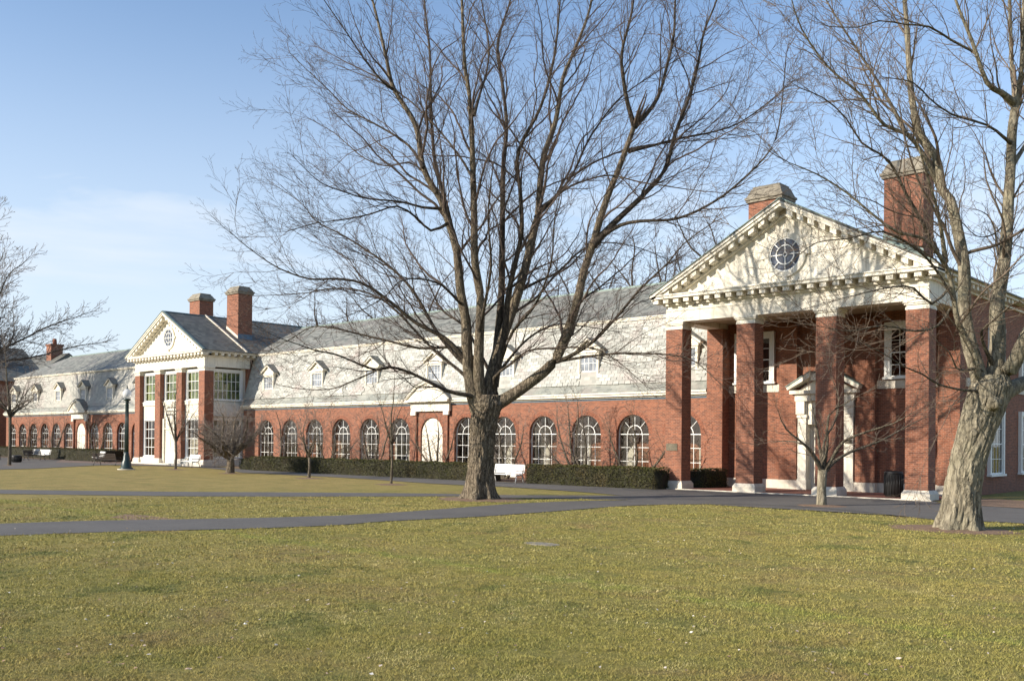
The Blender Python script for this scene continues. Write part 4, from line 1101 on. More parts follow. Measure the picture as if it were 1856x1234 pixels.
# ------------------------------------------------------------------ trees
class Tubes:
    """collects tapering polylines and turns them into one mesh, vectorised by point count"""
    def __init__(s): s.g = {}
    def add(s, pts, rad, sides):
        s.g.setdefault((len(pts), sides), []).append((pts, rad))
    def build(s, name, mat, parent=None, origin=(0, 0, 0)):
        VV, FF, LT = [], [], []; off = 0
        for (n, k), lst in s.g.items():
            B = len(lst); P = np.array([l[0] for l in lst], dtype=np.float64); R = np.array([l[1] for l in lst], dtype=np.float64)
            T = np.empty_like(P); T[:, 1:-1] = P[:, 2:]-P[:, :-2]; T[:, 0] = P[:, 1]-P[:, 0]; T[:, -1] = P[:, -1]-P[:, -2]
            T /= np.linalg.norm(T, axis=2)[:, :, None]+1e-9
            mean = P[:, -1]-P[:, 0]; ref = np.where(np.abs(mean[:, 2:3]) < .9*np.linalg.norm(mean, axis=1)[:, None], np.array([[0, 0, 1.0]]), np.array([[1.0, 0, 0]]))
            A = np.cross(T, ref[:, None, :]); A /= np.linalg.norm(A, axis=2)[:, :, None]+1e-9; Bv = np.cross(T, A)
            th = np.arange(k)*2*PI/k
            V = P[:, :, None, :]+R[:, :, None, None]*(A[:, :, None, :]*np.cos(th)[None, None, :, None]+Bv[:, :, None, :]*np.sin(th)[None, None, :, None])
            VV.append(V.reshape(-1, 3))
            i = np.arange(n-1)[:, None]*k; j = np.arange(k)[None, :]; j2 = (np.arange(k)+1) % k
            q = np.stack([i+j, i+j2[None, :], i+k+j2[None, :], i+k+j], axis=-1).reshape(-1, 4)
            Q = (np.arange(B)*n*k)[:, None, None]+q[None]+off
            FF.append(Q.reshape(-1)); LT.append(np.full(B*len(q), 4, dtype=np.int32)); off += B*n*k
        if not VV: return None
        o = np_mesh(name, np.concatenate(VV), np.concatenate(FF), np.concatenate(LT), mat, parent=parent, smooth=True, origin=origin)
        return o
def unit(v): return v/(math.sqrt(v[0]*v[0]+v[1]*v[1]+v[2]*v[2])+1e-9)
def grow(tb, r, p, d, L, rad, lvl, cfg):
    """one branch with its side shoots; lvl counts up to cfg['levels']"""
    seg = cfg['seg'][min(lvl, len(cfg['seg'])-1)]; n = max(2, int(L/seg)+1)
    pts = [p]; rads = [rad]; dirs = [d]; step = L/n; wob = cfg['wob']; up = cfg['up'][min(lvl, len(cfg['up'])-1)]
    for i in range(n):
        d = unit(d+np.array([r.gauss(0, wob), r.gauss(0, wob), r.gauss(0, wob)+up]))
        p = p+d*step; pts.append(p); rads.append(max(rad*(1-.72*(i+1)/n), cfg['rmin'])); dirs.append(d)
    tb.add(pts, rads, 5 if rad > .03 else (4 if rad > .012 else 3))
    if lvl >= cfg['levels']: return
    sp = cfg['space'][min(lvl, len(cfg['space'])-1)]; nc = int(L*(1-.12)/sp)
    az = r.uniform(0, 2*PI)
    for k in range(nc):
        t = .12+.88*(k+r.uniform(.1, .9))/max(nc, 1); i = min(int(t*n), n-1); fr = t*n-i
        q = pts[i]+(pts[i+1]-pts[i])*fr; dd = dirs[i+1]
        az += 2.4+r.uniform(-.5, .5); child(tb, r, q, dd, L*(1-.45*t), rads[i], lvl+1, cfg, az)
def child(tb, r, q, dd, Lrem, rad, lvl, cfg, az):
    a = unit(np.cross(dd, np.array([.17, .31, .93]))); b = np.cross(dd, a); side = a*math.cos(az)+b*math.sin(az)
    ang = cfg['ang']*r.uniform(.7, 1.25); nd = unit(dd*math.cos(ang)+side*math.sin(ang))
    Lr = min(Lrem*cfg['ratio'], cfg['lmax'][min(lvl-1, len(cfg['lmax'])-1)])*r.uniform(.45, 1.0)
    if Lr < .12: Lr = .12+.1*r.random()
    grow(tb, r, q, nd, Lr, max(min(rad*.6, .0085*Lr+cfg['rmin']*.8), cfg['rmin']), lvl, cfg)
def limb_path(tree_dep, px, d_end, bend=1.0, d_start=0.0):
    """points given where the limb is seen, carried to real 3D positions by distances that change along it"""
    pts = []; n = len(px)
    for i, (x, y) in enumerate(px):
        t = i/(n-1); dep = tree_dep+d_start+(d_end-d_start)*(t**bend); pts.append(at_depth(x, y, dep))
    # resample smoothly
    out = []
    for i in range(n-1):
        p0 = pts[max(i-1, 0)]; p1 = pts[i]; p2 = pts[i+1]; p3 = pts[min(i+2, n-1)]
        k = max(2, int(np.linalg.norm(p2-p1)/.32))
        for j in range(k):
            t = j/k; out.append(.5*((2*p1)+(-p0+p2)*t+(2*p0-5*p1+4*p2-p3)*t*t+(-p0+3*p1-3*p2+p3)*t**3))
    out.append(pts[-1]); return out
def trunk_mesh(root, center_line, radii, name, mat, n=110, rings=120, flare=.5, flute=.12, seed=0, org=(0, 0, 0)):
    """tapering trunk with root flare and deep bark ridges as real relief"""
    cl = [np.array(c, float) for c in center_line]; L = [0]
    for i in range(1, len(cl)): L.append(L[-1]+np.linalg.norm(cl[i]-cl[i-1]))
    V = []
    for i in range(rings+1):
        s = L[-1]*i/rings; c = np.array([np.interp(s, L, [q[k] for q in cl]) for k in range(3)]); rr = np.interp(s, L, radii)
        for k in range(n):
            a = 2*PI*k/n; tw = a+s*.03+.25*mn.noise(Vector((0, seed, s*.8)))
            z = s
            fl = flare*math.exp(-z/.42)*(.50+.50*math.cos(6*a+seed+1.3*math.sin(2*a)))
            ft = flute*(mn.noise(Vector((math.cos(tw)*1.7, math.sin(tw)*1.7, z*.35+seed))))
            rid = abs(mn.noise(Vector((math.cos(tw)*6.2*rr, math.sin(tw)*6.2*rr, z*.75+seed*3))))
            ridb = abs(mn.noise(Vector((math.cos(tw+2)*11*rr, math.sin(tw+2)*11*rr, z*1.5+seed*5))))
            rid2 = mn.noise(Vector((math.cos(tw)*26*rr, math.sin(tw)*26*rr, z*2.4)))
            R_ = rr*(1+ft)+fl-.30*max(0, .15-rid)-.22*max(0, .14-ridb)+.045*rid2+.02
            V.append((c[0]+R_*math.cos(a), c[1]+R_*math.sin(a), c[2] if i else -.12))
    F = []
    for i in range(rings):
        for k in range(n): F += [i*n+k, i*n+(k+1) % n, (i+1)*n+(k+1) % n, (i+1)*n+k]
    nf = rings*n
    F += [rings*n+k for k in range(n)]; LT = np.full(nf+1, 4, dtype=np.int32); LT[-1] = n
    return np_mesh(name, V, F, LT, mat, parent=root, smooth=True, origin=org)
def limb_mesh(root, pts, r0, r1, mat, org, name='limb', n=12, taper=1.0, seed=0):
    """thick limb with uneven section"""
    V = []; m = len(pts); ref = np.array([.2, .1, .97])
    for i, p in enumerate(pts):
        T = unit(pts[min(i+1, m-1)]-pts[max(i-1, 0)]); rf = ref if abs(T@ref) < .93 else np.array([1.0, .1, 0])
        A = unit(np.cross(T, rf)); B = np.cross(T, A); rr = r0+(r1-r0)*(i/(m-1))**taper; rr *= 1+.42*math.exp(-i*.32/.55)*(r0 > .04)
        for k in range(n):
            a = 2*PI*k/n; q = 1+.10*mn.noise(Vector((math.cos(a)*1.5+seed, math.sin(a)*1.5, i*.18)))+.05*mn.noise(Vector((math.cos(a)*5, math.sin(a)*5+seed, i*.5)))
            V.append(p+(A*math.cos(a)+B*math.sin(a))*rr*q)
    F = []
    for i in range(m-1):
        for k in range(n): F += [i*n+k, i*n+(k+1) % n, (i+1)*n+(k+1) % n, (i+1)*n+k]
    return np_mesh(name, V, F, np.full((m-1)*n, 4, dtype=np.int32), mat, parent=root, smooth=True, origin=org)
def secondaries(tb, r, pts, r0, r1, cfg, cc, every=1.5, Lmax=6.5):
    """crisp, wandering branches of middle thickness that leave a main limb"""
    tot = sum(np.linalg.norm(pts[i+1]-pts[i]) for i in range(len(pts)-1)); n = int(tot*.8/every)
    az = r.uniform(0, 6)
    for k in range(n):
        t = .18+.80*(k+r.random())/max(n, 1); x = t*(len(pts)-1); i = min(int(x), len(pts)-2)
        q = pts[i]+(pts[i+1]-pts[i])*(x-i); dd = unit(pts[i+1]-pts[i]); az += 2.4+r.uniform(-.7, .7)
        a = unit(np.cross(dd, np.array([.17, .31, .93]))); b = np.cross(dd, a); side = a*math.cos(az)+b*math.sin(az)
        side = unit(side+unit(q-cc)*.45); ang = r.uniform(.55, 1.0); d = unit(dd*math.cos(ang)+side*math.sin(ang))
        L = min(Lmax, tot*(1.05-t)*.85)*r.uniform(.6, 1.0)
        if L < 1.2: L = 1.2+r.random()
        ra = min((r0+(r1-r0)*t)*.42, .018+.0072*L); m = int(L/.26)+2; p = q; P = [p]; Rr = [ra]
        for j in range(m):
            d = unit(d+np.array([r.gauss(0, .11), r.gauss(0, .11), r.gauss(0, .11)+(.035 if d[2] < .6 else 0)])); p = p+d*L/m; P.append(p); Rr.append(max(ra*(1-.8*(j+1)/m), .006))
        tb.add(P, Rr, 6); spawn_along(tb, r, P, ra, .007, cfg, start=.12, Lbase=1.5, dens=.62)
def spawn_along(tb, r, pts, r0, r1, cfg, start=.12, dens=1.0, Lbase=3.0, taper=1.0, outw=None):
    tot = sum(np.linalg.norm(pts[i+1]-pts[i]) for i in range(len(pts)-1)); nc = int(tot*(1-start)/cfg['space0']*dens)
    az = r.uniform(0, 6)
    for k in range(nc):
        t = start+(1-start)*(k+r.random())/nc; x = t*(len(pts)-1); i = min(int(x), len(pts)-2)
        q = pts[i]+(pts[i+1]-pts[i])*(x-i); dd = unit(pts[i+1]-pts[i]); rad = r0+(r1-r0)*t**taper
        az += 2.4+r.uniform(-.6, .6)
        a = unit(np.cross(dd, np.array([.17, .31, .93]))); b = np.cross(dd, a); side = a*math.cos(az)+b*math.sin(az)
        if outw is not None: side = unit(side+outw*.35)
        ang = cfg['ang']*r.uniform(.75, 1.3); nd = unit(dd*math.cos(ang)+side*math.sin(ang))
        Lr = Lbase*1.25*(1-.5*t)*r.uniform(.35, 1.0)
        grow(tb, r, q, nd, Lr, max(min(rad*.5, .0092*Lr+.005), cfg['rmin']), 1, cfg)
    # the limb's own tip carries on as fine shoots
    d = unit(pts[-1]-pts[-2])
    for _ in range(3):
        nd = unit(d+np.array([r.gauss(0, .3), r.gauss(0, .3), r.gauss(0, .25)])); grow(tb, r, pts[-1], nd, r.uniform(.8, 1.8), max(r1*.8, .008), 1, cfg)

MAPLE = dict(seg=[.5, .34, .27, .22], wob=.10, up=[.04, .05, .04, .03], levels=4, space=[.4, .20, .14, .105], space0=.19, ang=.60, ratio=.62, lmax=[3.9, 1.8, .75, .34], rmin=.0034)
MAPLE2 = dict(MAPLE); MAPLE2.update(levels=3, space=[.4, .24, .17], lmax=[2.6, 1.1, .5], wob=.12, rmin=.0040)
# ---- the big tree in the middle
r1_ = random.Random(11)
base = G(870, 905); dep0 = float((base-_O)@_f)
TB = (float(base[0]), float(base[1]), 0)
t1 = thing('maple_tree', TB, 'big bare many-limbed tree in the middle of the view, trunk before the white bench', 'tree')
def up_line(px, dep): return [at_depth(x, y, dep) for x, y in px]
tl = up_line([(869, 906), (869, 870), (871, 830), (875, 790), (879, 760), (884, 735), (887, 716)], dep0); tl[0][2] = -.12
trunk_mesh(t1, tl, [.50, .50, .485, .485, .51, .58, .40], 'trunk', 'bark', org=TB, flare=.50, seed=1, flute=.16)
LIMBS = [
 # (pixel path, depth offset at end, r0, r1, child length)
 ([(868, 740), (857, 714), (847, 646), (844, 578), (835, 531), (827, 452), (815, 410), (798, 360), (785, 340), (766, 301), (753, 227), (714, 162), (701, 110), (685, 39), (675, 0), (660, -70)], -1.5, .30, .03, 2.8),
 ([(876, 740), (869, 700), (868, 629), (871, 544), (861, 476), (859, 374), (857, 308), (855, 243), (850, 168), (842, 113), (837, 0), (834, -90)], -3.2, .27, .035, 2.6),
 ([(827, 455), (812, 385), (800, 340), (788, 292), (782, 211), (779, 97), (772, 32), (764, -60)], 2.5, .12, .03, 2.4),
 ([(884, 742), (888, 697), (905, 629), (939, 531), (956, 469), (970, 408), (975, 389), (984, 292), (1007, 220), (1020, 143), (1039, 97), (1069, 16), (1080, -70)], 1.8, .31, .03, 2.7),
 ([(890, 720), (900, 640), (908, 544), (910, 459), (911, 374), (912, 308), (918, 227), (912, 162), (902, 81), (925, 0), (935, -70)], 4.2, .22, .03, 2.6),
 ([(895, 700), (915, 600), (922, 531), (942, 442), (946, 408), (943, 350), (937, 292), (950, 250), (980, 194), (1005, 100), (1015, 0), (1018, -70)], -2.6, .17, .025, 2.5),
 ([(882, 745), (905, 730), (930, 715), (956, 697), (1000, 660), (1024, 612), (1045, 551), (1058, 493), (1075, 442), (1084, 410), (1101, 357), (1127, 292), (1150, 227)], -1.2, .30, .105, 2.6),
 ([(1150, 230), (1138, 190), (1130, 146), (1127, 97), (1143, 32), (1148, 0), (1150, -80)], -2.5, .10, .03, 2.4, -1.2),
 ([(1150, 230), (1182, 194), (1198, 162), (1208, 123), (1221, 65), (1224, 0), (1230, -80)], .4, .10, .03, 2.4, -1.2),
 ([(1075, 445), (1109, 408), (1160, 360), (1169, 350), (1205, 308), (1224, 243), (1250, 172), (1266, 113), (1276, 58), (1299, 0), (1310, -60)], .8, .15, .03, 2.6, -.9),
 ([(1095, 425), (1125, 408), (1160, 401), (1228, 396), (1297, 364), (1354, 318), (1396, 272), (1412, 227), (1420, 160), (1425, 97)], -3.8, .085, .018, 2.0, -1.0),
 ([(1140, 275), (1180, 265), (1224, 253), (1289, 240), (1338, 224), (1386, 191), (1435, 149)], 3.0, .065, .018, 2.0, -1.0),
 ([(1005, 655), (1024, 650), (1075, 619), (1126, 565), (1160, 524), (1211, 476), (1239, 442), (1290, 405)], -4.0, .10, .02, 2.2, -.2),
 ([(1010, 655), (1040, 650), (1092, 643), (1143, 640), (1211, 643), (1256, 653), (1300, 690)], -5.0, .065, .014, 1.8, -.2),
 ([(900, 715), (895, 685), (925, 660), (956, 636), (1007, 631), (1075, 631), (1120, 655), (1160, 690)], -3.2, .075, .014, 1.8),
 ([(942, 527), (975, 510), (1011, 493), (1051, 456), (1090, 440), (1150, 447), (1210, 470)], 4.5, .07, .015, 2.0, .5),
 ([(970, 395), (1013, 350), (1039, 314), (1062, 263), (1082, 230), (1124, 178), (1192, 130), (1250, 95)], 3.2, .075, .018, 2.2, .6),
 ([(975, 385), (1023, 344), (1062, 327), (1107, 318), (1160, 330), (1260, 345), (1340, 352)], -3.0, .055, .012, 1.8, .4),
 ([(1028, 325), (1088, 289), (1159, 266), (1250, 256), (1330, 250), (1400, 240)], 4.5, .05, .012, 1.9, .6),
 ([(868, 728), (856, 718), (811, 708), (743, 675), (706, 665), (682, 670), (651, 660), (611, 643), (575, 636), (543, 625), (505, 612)], -4.0, .115, .016, 2.0),
 ([(690, 668), (640, 690), (600, 705), (550, 705), (505, 698)], -1.0, .04, .012, 1.3, -3.0),
 ([(858, 650), (840, 633), (815, 629), (760, 631), (709, 619), (658, 607), (607, 595), (566, 592), (539, 607), (488, 636)], 2.6, .085, .014, 2.0),
 ([(850, 668), (839, 646), (805, 612), (754, 585), (709, 548), (658, 514), (607, 505), (563, 506), (505, 486), (454, 452), (425, 428)], -2.2, .125, .014, 2.0),
 ([(852, 700), (842, 680), (781, 629), (726, 571), (689, 541), (641, 524), (590, 524), (556, 531), (471, 536)], 1.5, .085, .013, 1.9),
 ([(845, 660), (828, 646), (794, 605), (771, 565), (743, 520), (706, 483), (668, 456), (624, 428), (573, 401), (549, 371), (505, 340)], 3.5, .10, .014, 2.1),
 ([(800, 378), (766, 376), (727, 366), (665, 360), (630, 350), (581, 331), (539, 292)], -3.5, .06, .012, 2.0, -.8),
 ([(767, 304), (750, 275), (727, 253), (678, 224), (630, 198), (597, 165), (549, 120), (526, 97)], 1.2, .065, .012, 2.1, -1.0),
 ([(790, 350), (765, 310), (740, 295), (701, 301), (662, 288), (630, 262), (604, 240), (560, 215)], 3.0, .05, .012, 1.9, -.8),
 ([(712, 162), (694, 149), (662, 110), (630, 62), (587, 0), (570, -30)], -3.2, .05, .014, 2.0, -1.2),
 ([(835, 550), (828, 544), (801, 517), (760, 505), (725, 510), (700, 535), (660, 560), (610, 580)], -4.5, .055, .012, 1.7, -.4),
 ([(812, 405), (781, 418), (754, 394), (720, 374), (672, 388), (624, 398), (570, 405), (520, 420)], -5.0, .055, .012, 1.9, -.8),
 ([(860, 330), (834, 285), (785, 224), (740, 181), (694, 152), (640, 130), (590, 110)], 4.5, .055, .012, 2.0, -2.2),
 ([(859, 210), (870, 170), (882, 130), (886, 81), (873, 0), (870, -60)], -1.0, .06, .02, 2.0, -2.6),
 ([(868, 600), (880, 545), (890, 480), (885, 400), (890, 330), (900, 260)], -5.5, .08, .015, 2.0, -1.0),
 ([(905, 660), (930, 600), (965, 560), (985, 520), (1000, 470), (1005, 400), (1020, 330)], -4.5, .085, .015, 2.0, .0),
 ([(895, 690), (870, 640), (840, 590), (800, 560), (770, 500), (735, 440)], 5.5, .09, .018, 2.1, .2),
 ([(900, 680), (950, 620), (1000, 590), (1050, 590), (1110, 600)], 5.0, .075, .015, 2.0, .5),
]
tb = Tubes(); cc = np.array([TB[0], TB[1], 8.0])
for li, Lm in enumerate(LIMBS):
    px, dE, ra, rb, cl_ = Lm[:5]; ds = Lm[5] if len(Lm) > 5 else 0.0
    pts = limb_path(dep0, px, dE, 1.15, ds); ra *= .86; rb *= .85
    limb_mesh(t1, pts, ra, rb, 'bark' if ra > .2 else 'barkdark', TB, taper=.8, seed=li, n=14 if ra > .2 else 9)
    mid = pts[len(pts)//2]-cc; mid = unit(mid)
    secondaries(tb, r1_, pts, ra, rb, MAPLE2, cc, 1.05)
    spawn_along(tb, r1_, pts, ra, rb, MAPLE2, start=.30 if ra > .2 else .14, Lbase=cl_, dens=.66, outw=mid)

tb.build('crown', 'twig', t1, TB)
mulch_ring(TB[0], TB[1], 1.9, .8)

# ---- the leaning tree at the right edge
r2_ = random.Random(23)
base = G(1737, 960); dep1 = float((base-_O)@_f); TC = (float(base[0]), float(base[1]), 0)
t2 = thing('old_maple_tree', TC, 'old pale-barked tree leaning at the right edge, sawn branch stub on its trunk', 'tree')
tl = up_line([(1737, 962), (1737, 945), (1742, 900), (1750, 850), (1762, 805), (1775, 765), (1788, 730), (1796, 700), (1800, 680)], dep1); tl[0][2] = -.12
trunk_mesh(t2, tl, [.445, .455, .45, .455, .46, .48, .53, .54, .36], 'trunk', 'bark2', org=TC, flare=.32, seed=4, flute=.14)
s_ = MB(); a_ = at_depth(1797, 735, dep1-.35); b_ = at_depth(1806, 729, dep1-.78); s_.tube([a_, (a_+b_)/2, b_], [.19, .16, .15], 14); s_.build('branch_stub', 'bark2', t2)
LR = [
 ([(1788, 722), (1775, 685), (1766, 655), (1756, 620), (1748, 571), (1748, 520), (1746, 473), (1734, 409), (1722, 362), (1708, 344), (1696, 284), (1667, 243), (1651, 162), (1643, 40), (1639, 0), (1636, -70)], 1.2, .26, .05, 2.2),
 ([(1785, 712), (1772, 680), (1765, 640), (1737, 587), (1726, 522), (1715, 483), (1698, 457), (1672, 431), (1627, 421), (1582, 389), (1534, 349), (1481, 316), (1430, 295)], -2.6, .12, .014, 1.9),
 ([(1705, 344), (1676, 284), (1643, 243), (1603, 227), (1562, 174), (1501, 122), (1453, 53), (1435, 0)], -1.8, .08, .018, 2.1, .9),
 ([(1640, 240), (1615, 190), (1582, 134), (1542, 73), (1497, 0), (1480, -40)], 3.0, .06, .018, 2.1, .6),
 ([(1714, 475), (1708, 430), (1700, 385), (1688, 344), (1672, 290), (1655, 230)], -2.8, .065, .02, 1.8, -.8),
 ([(1698, 457), (1670, 400), (1643, 353), (1611, 292), (1562, 259), (1534, 215), (1493, 178), (1450, 160)], -3.6, .06, .013, 1.9, -.8),
 ([(1800, 700), (1803, 684), (1809, 619), (1807, 555), (1818, 490), (1825, 425), (1828, 365), (1832, 300), (1834, 243), (1842, 182)], .8, .27, .13, 2.0),
 ([(1842, 190), (1815, 168), (1789, 150), (1761, 73), (1732, 0), (1718, -60)], -.8, .10, .03, 2.1, .8),
 ([(1842, 190), (1838, 150), (1834, 122), (1830, 0), (1829, -80)], 2.2, .09, .04, 2.1, .8),
 ([(1842, 190), (1848, 150), (1852, 122), (1856, 0), (1862, -80)], .0, .10, .04, 2.1, .8),
 ([(1800, 716), (1818, 690), (1841, 652), (1862, 605), (1900, 550), (1950, 470), (1990, 340), (2010, 200), (2020, 60)], -2.0, .26, .05, 2.4),
 ([(1800, 722), (1841, 700), (1870, 688), (1930, 668), (2000, 620), (2060, 520)], 2.0, .24, .05, 2.4),
 ([(1790, 712), (1770, 708), (1747, 707), (1702, 697), (1672, 678), (1640, 665), (1600, 640), (1560, 620)], -2.5, .05, .01, 1.4),
 ([(1795, 690), (1775, 668), (1750, 671), (1735, 668), (1728, 655), (1721, 639), (1700, 620)], -1.2, .05, .012, 1.2),
 ([(1722, 520), (1689, 551), (1656, 522), (1620, 520), (1570, 530), (1510, 545)], -3.0, .045, .01, 1.5, -.8),
 ([(1730, 545), (1690, 480), (1656, 448), (1600, 420), (1540, 432), (1480, 440), (1440, 470)], -4.0, .045, .01, 1.6, -.8),
 ([(1800, 660), (1785, 630), (1779, 600), (1802, 580), (1835, 551), (1870, 540)], -1.8, .06, .015, 1.5),
 ([(1832, 260), (1817, 247), (1789, 227), (1724, 207), (1684, 178), (1655, 150), (1600, 140)], -1.8, .05, .012, 1.8, .6),
 ([(1762, 93), (1724, 73), (1684, 49), (1643, 45), (1594, 38), (1554, 50), (1500, 48)], -1.8, .04, .012, 1.8, -.4),
 ([(1826, 400), (1800, 425), (1770, 428), (1740, 400), (1720, 395)], -2.0, .03, .008, 1.1, .5),
 ([(1818, 480), (1808, 450), (1803, 415), (1790, 390), (1770, 380)], 1.5, .05, .012, 1.2, .5),
 ([(1722, 560), (1700, 590), (1660, 600), (1600, 590), (1540, 600), (1480, 590)], -2.2, .045, .01, 1.6, -.5),
 ([(1835, 300), (1870, 240), (1900, 150), (1920, 50)], 3.0, .07, .02, 2.0, .7),
]
OLD = dict(MAPLE2); OLD.update(wob=.14, ang=.70, rmin=.0038)
tb = Tubes(); cc = np.array([TC[0], TC[1], 8.0])
for li, Lm in enumerate(LR):
    px, dE, ra, rb, cl_ = Lm[:5]; ds = Lm[5] if len(Lm) > 5 else 0.0
    pts = limb_path(dep1, px, dE, 1.15, ds); ra *= .88; rb *= .85
    limb_mesh(t2, pts, ra, rb, 'bark2' if ra > .055 else 'bark2d', TC, taper=.8, seed=li+50, n=16 if ra > .2 else 9)
    secondaries(tb, r2_, pts, ra, rb, OLD, cc, 1.3)
    spawn_along(tb, r2_, pts, ra, rb, OLD, start=.34 if ra > .2 else .16, Lbase=cl_, dens=.85, outw=unit(pts[len(pts)//2]-cc))
tb.build('crown', 'twig2', t2, TC)
mulch_ring(TC[0]-.2, TC[1], 1.7, .75)

# ---- small trees grown by rule
def small_tree(name, px, label, h_fork, r0, limbs, Ls, spread, cfg, seed, group=None, twig='twig2', bark='bark2d', lean=(0, 0), ring=True, world=None, sub=1.6, cat='tree', kids=1.0, leader=0.0):
    r = random.Random(seed)
    g = G(*px) if world is None else np.array([*world, 0.0]); org = (float(g[0]), float(g[1]), 0)
    root = thing(name, org, label, cat, group)
    top = g+np.array([lean[0], lean[1], h_fork])
    m = MB(); m.tube([g-np.array([0, 0, .1]), g+np.array([0, 0, .12]), g+(top-g)*.5+np.array([.02, .03, 0]), top], [r0*1.5, r0*1.12, r0*.95, r0*.92], 12); m.build('trunk', bark, root)
    tb = Tubes(); az = r.uniform(0, 6)
    for k in range(limbs):
        az += 2*PI/limbs*(1+r.uniform(-.25, .25)) if limbs < 9 else 2.4
        el = spread*r.uniform(.75, 1.2); zz = r.uniform(-.35, .0)*h_fork*.25
        d = np.array([math.cos(az)*math.sin(el), math.sin(az)*math.sin(el), math.cos(el)])
        p = top+np.array([0, 0, zz]); pts = [p]; L = Ls*r.uniform(.75, 1.1); n = max(5, int(L/.3)); ra = r0*.55
        for i in range(n):
            d = unit(d+np.array([r.gauss(0, cfg['wob']*.8), r.gauss(0, cfg['wob']*.8), r.gauss(0, cfg['wob']*.8)+cfg['up'][0]])); p = p+d*L/n; pts.append(p)
        limb_mesh(root, pts, ra, max(.012, ra*.18), bark, org, seed=seed+k, n=8)
        spawn_along(tb, r, pts, ra, .012, cfg, start=.15, Lbase=sub, dens=kids)
    if leader:
        p = top.copy(); d = np.array([0, 0, 1.0]); pts = [p]
        for i in range(10): d = unit(d+np.array([r.gauss(0, .05), r.gauss(0, .05), .05])); p = p+d*leader/10; pts.append(p)
        limb_mesh(root, pts, r0*.8, .01, bark, org, seed=seed+99, n=8); spawn_along(tb, r, pts, r0*.6, .012, cfg, start=.0, Lbase=sub, dens=kids)
    tb.build('crown', twig, root, org)
    if ring and world is None: mulch_ring(g[0], g[1], .95, .8)
    return root
CRAB = dict(seg=[.4, .28, .22, .18], wob=.19, up=[.02, .03, .03, .02], levels=3, space=[.4, .2, .16], space0=.18, ang=.8, ratio=.6, lmax=[1.6, .9, .45], rmin=.0065)
SAP = dict(seg=[.4, .3, .22, .2], wob=.09, up=[.05, .06, .04, .03], levels=3, space=[.4, .24, .2], space0=.22, ang=.62, ratio=.55, lmax=[1.4, .7, .35], rmin=.006)
# sapling before the portico, with its limbs where they show
r3_ = random.Random(5); gs = G(1489, 917); dS = float((gs-_O)@_f); TS = (float(gs[0]), float(gs[1]), 0)
t3 = thing('sapling_tree', TS, 'small spreading bare sapling in a mulch ring before the middle of the near portico', 'tree')
m = MB(); tp = at_depth(1491, 851, dS); m.tube([gs-np.array([0, 0, .1]), gs+np.array([0, 0, .1]), at_depth(1489, 885, dS), tp], [.24, .19, .165, .175], 14); m.build('trunk', 'bark2', t3)
LS = [([(1490, 853), (1478, 832), (1461, 808), (1425, 778), (1412, 750)], -1.4, .075), ([(1490, 851), (1489, 833), (1482, 787), (1473, 738), (1466, 705)], .9, .07), ([(1492, 851), (1496, 830), (1500, 799), (1502, 753), (1532, 731), (1560, 715)], -1.0, .07),
      ([(1493, 855), (1511, 826), (1530, 799), (1575, 781), (1620, 767), (1650, 750)], -1.8, .07), ([(1494, 856), (1510, 838), (1541, 819), (1591, 801), (1634, 778), (1677, 756)], 1.3, .07), ([(1492, 845), (1494, 800), (1515, 760), (1520, 720), (1510, 690)], 1.6, .055), ([(1490, 850), (1470, 815), (1440, 800), (1400, 800)], 1.6, .05)]
tb = Tubes()
for li, (px, dE, ra) in enumerate(LS):
    pts = limb_path(dS, px, dE, 1.1); limb_mesh(t3, pts, ra, .013, 'bark2d', TS, seed=li, n=9); spawn_along(tb, r3_, pts, ra, .012, SAP, start=.2, Lbase=1.3, dens=.9)
tb.build('crown', 'twig2', t3, TS); mulch_ring(TS[0], TS[1], 1.1, .85)
small_tree('crab_apple_tree', (417, 858), 'low dense-crowned bare tree before the right corner of the glazed pavilion', 1.15, .26, 12, 3.5, .98, CRAB, 31, twig='graytwig', bark='bark', sub=1.8, kids=2.0)
small_tree('young_tree', (560, 867), 'small bare young tree with a forked top standing before the long hedge', 1.35, .085, 7, 2.3, .55, CRAB, 32, twig='graytwig', sub=1.1)
small_tree('slim_sapling', (709, 878), 'slim straight sapling before the long hedge, nearest to the big tree', 2.2, .062, 5, 2.4, .42, SAP, 33, twig='graytwig', sub=.9, leader=3.6)
small_tree('slim_sapling', (318, 851), 'slim straight sapling in front of the glazed pavilion door, right of the lamp post', 2.1, .085, 6, 3.2, .40, SAP, 34, twig='twig2', sub=1.2, leader=4.6)
small_tree('slim_sapling', (17, 844), 'taller thin tree at the left edge before the far wing', 4.2, .13, 9, 3.8, .8, CRAB, 35, twig='graytwig', sub=1.8, leader=5.5)
# multi-stemmed ornamental trees between hedge and wall
def wall_tree(X, seed, label, h=4.2, n=4, Y=43.0, lean=0.0):
    r = random.Random(seed); org = (X, Y, 0); root = thing('ornamental_tree', org, label, 'tree', 'small trees trained along the hall wall'); tb = Tubes()
    for k in range(n):
        a = (k/(n-1)-.5)*2 if n > 1 else 0; d = unit(np.array([a*.95+lean+r.uniform(-.2, .2), r.uniform(-.25, .25), 1.0])); p = np.array([X+a*.12, Y, -.05]); pts = [p]; L = h*r.uniform(.8, 1.05)
        for i in range(12):
            d = unit(d+np.array([r.gauss(0, .10), r.gauss(0, .07), .07])); p = p+d*L/12; pts.append(p)
        limb_mesh(root, pts, .095, .018, 'bark2d', org, name='stem', seed=seed+k, n=8); spawn_along(tb, r, pts, .07, .014, WALLT, start=.15, Lbase=1.9, dens=1.6)
    tb.build('crown', 'graytwig' if seed % 2 else 'twig2', root, org)
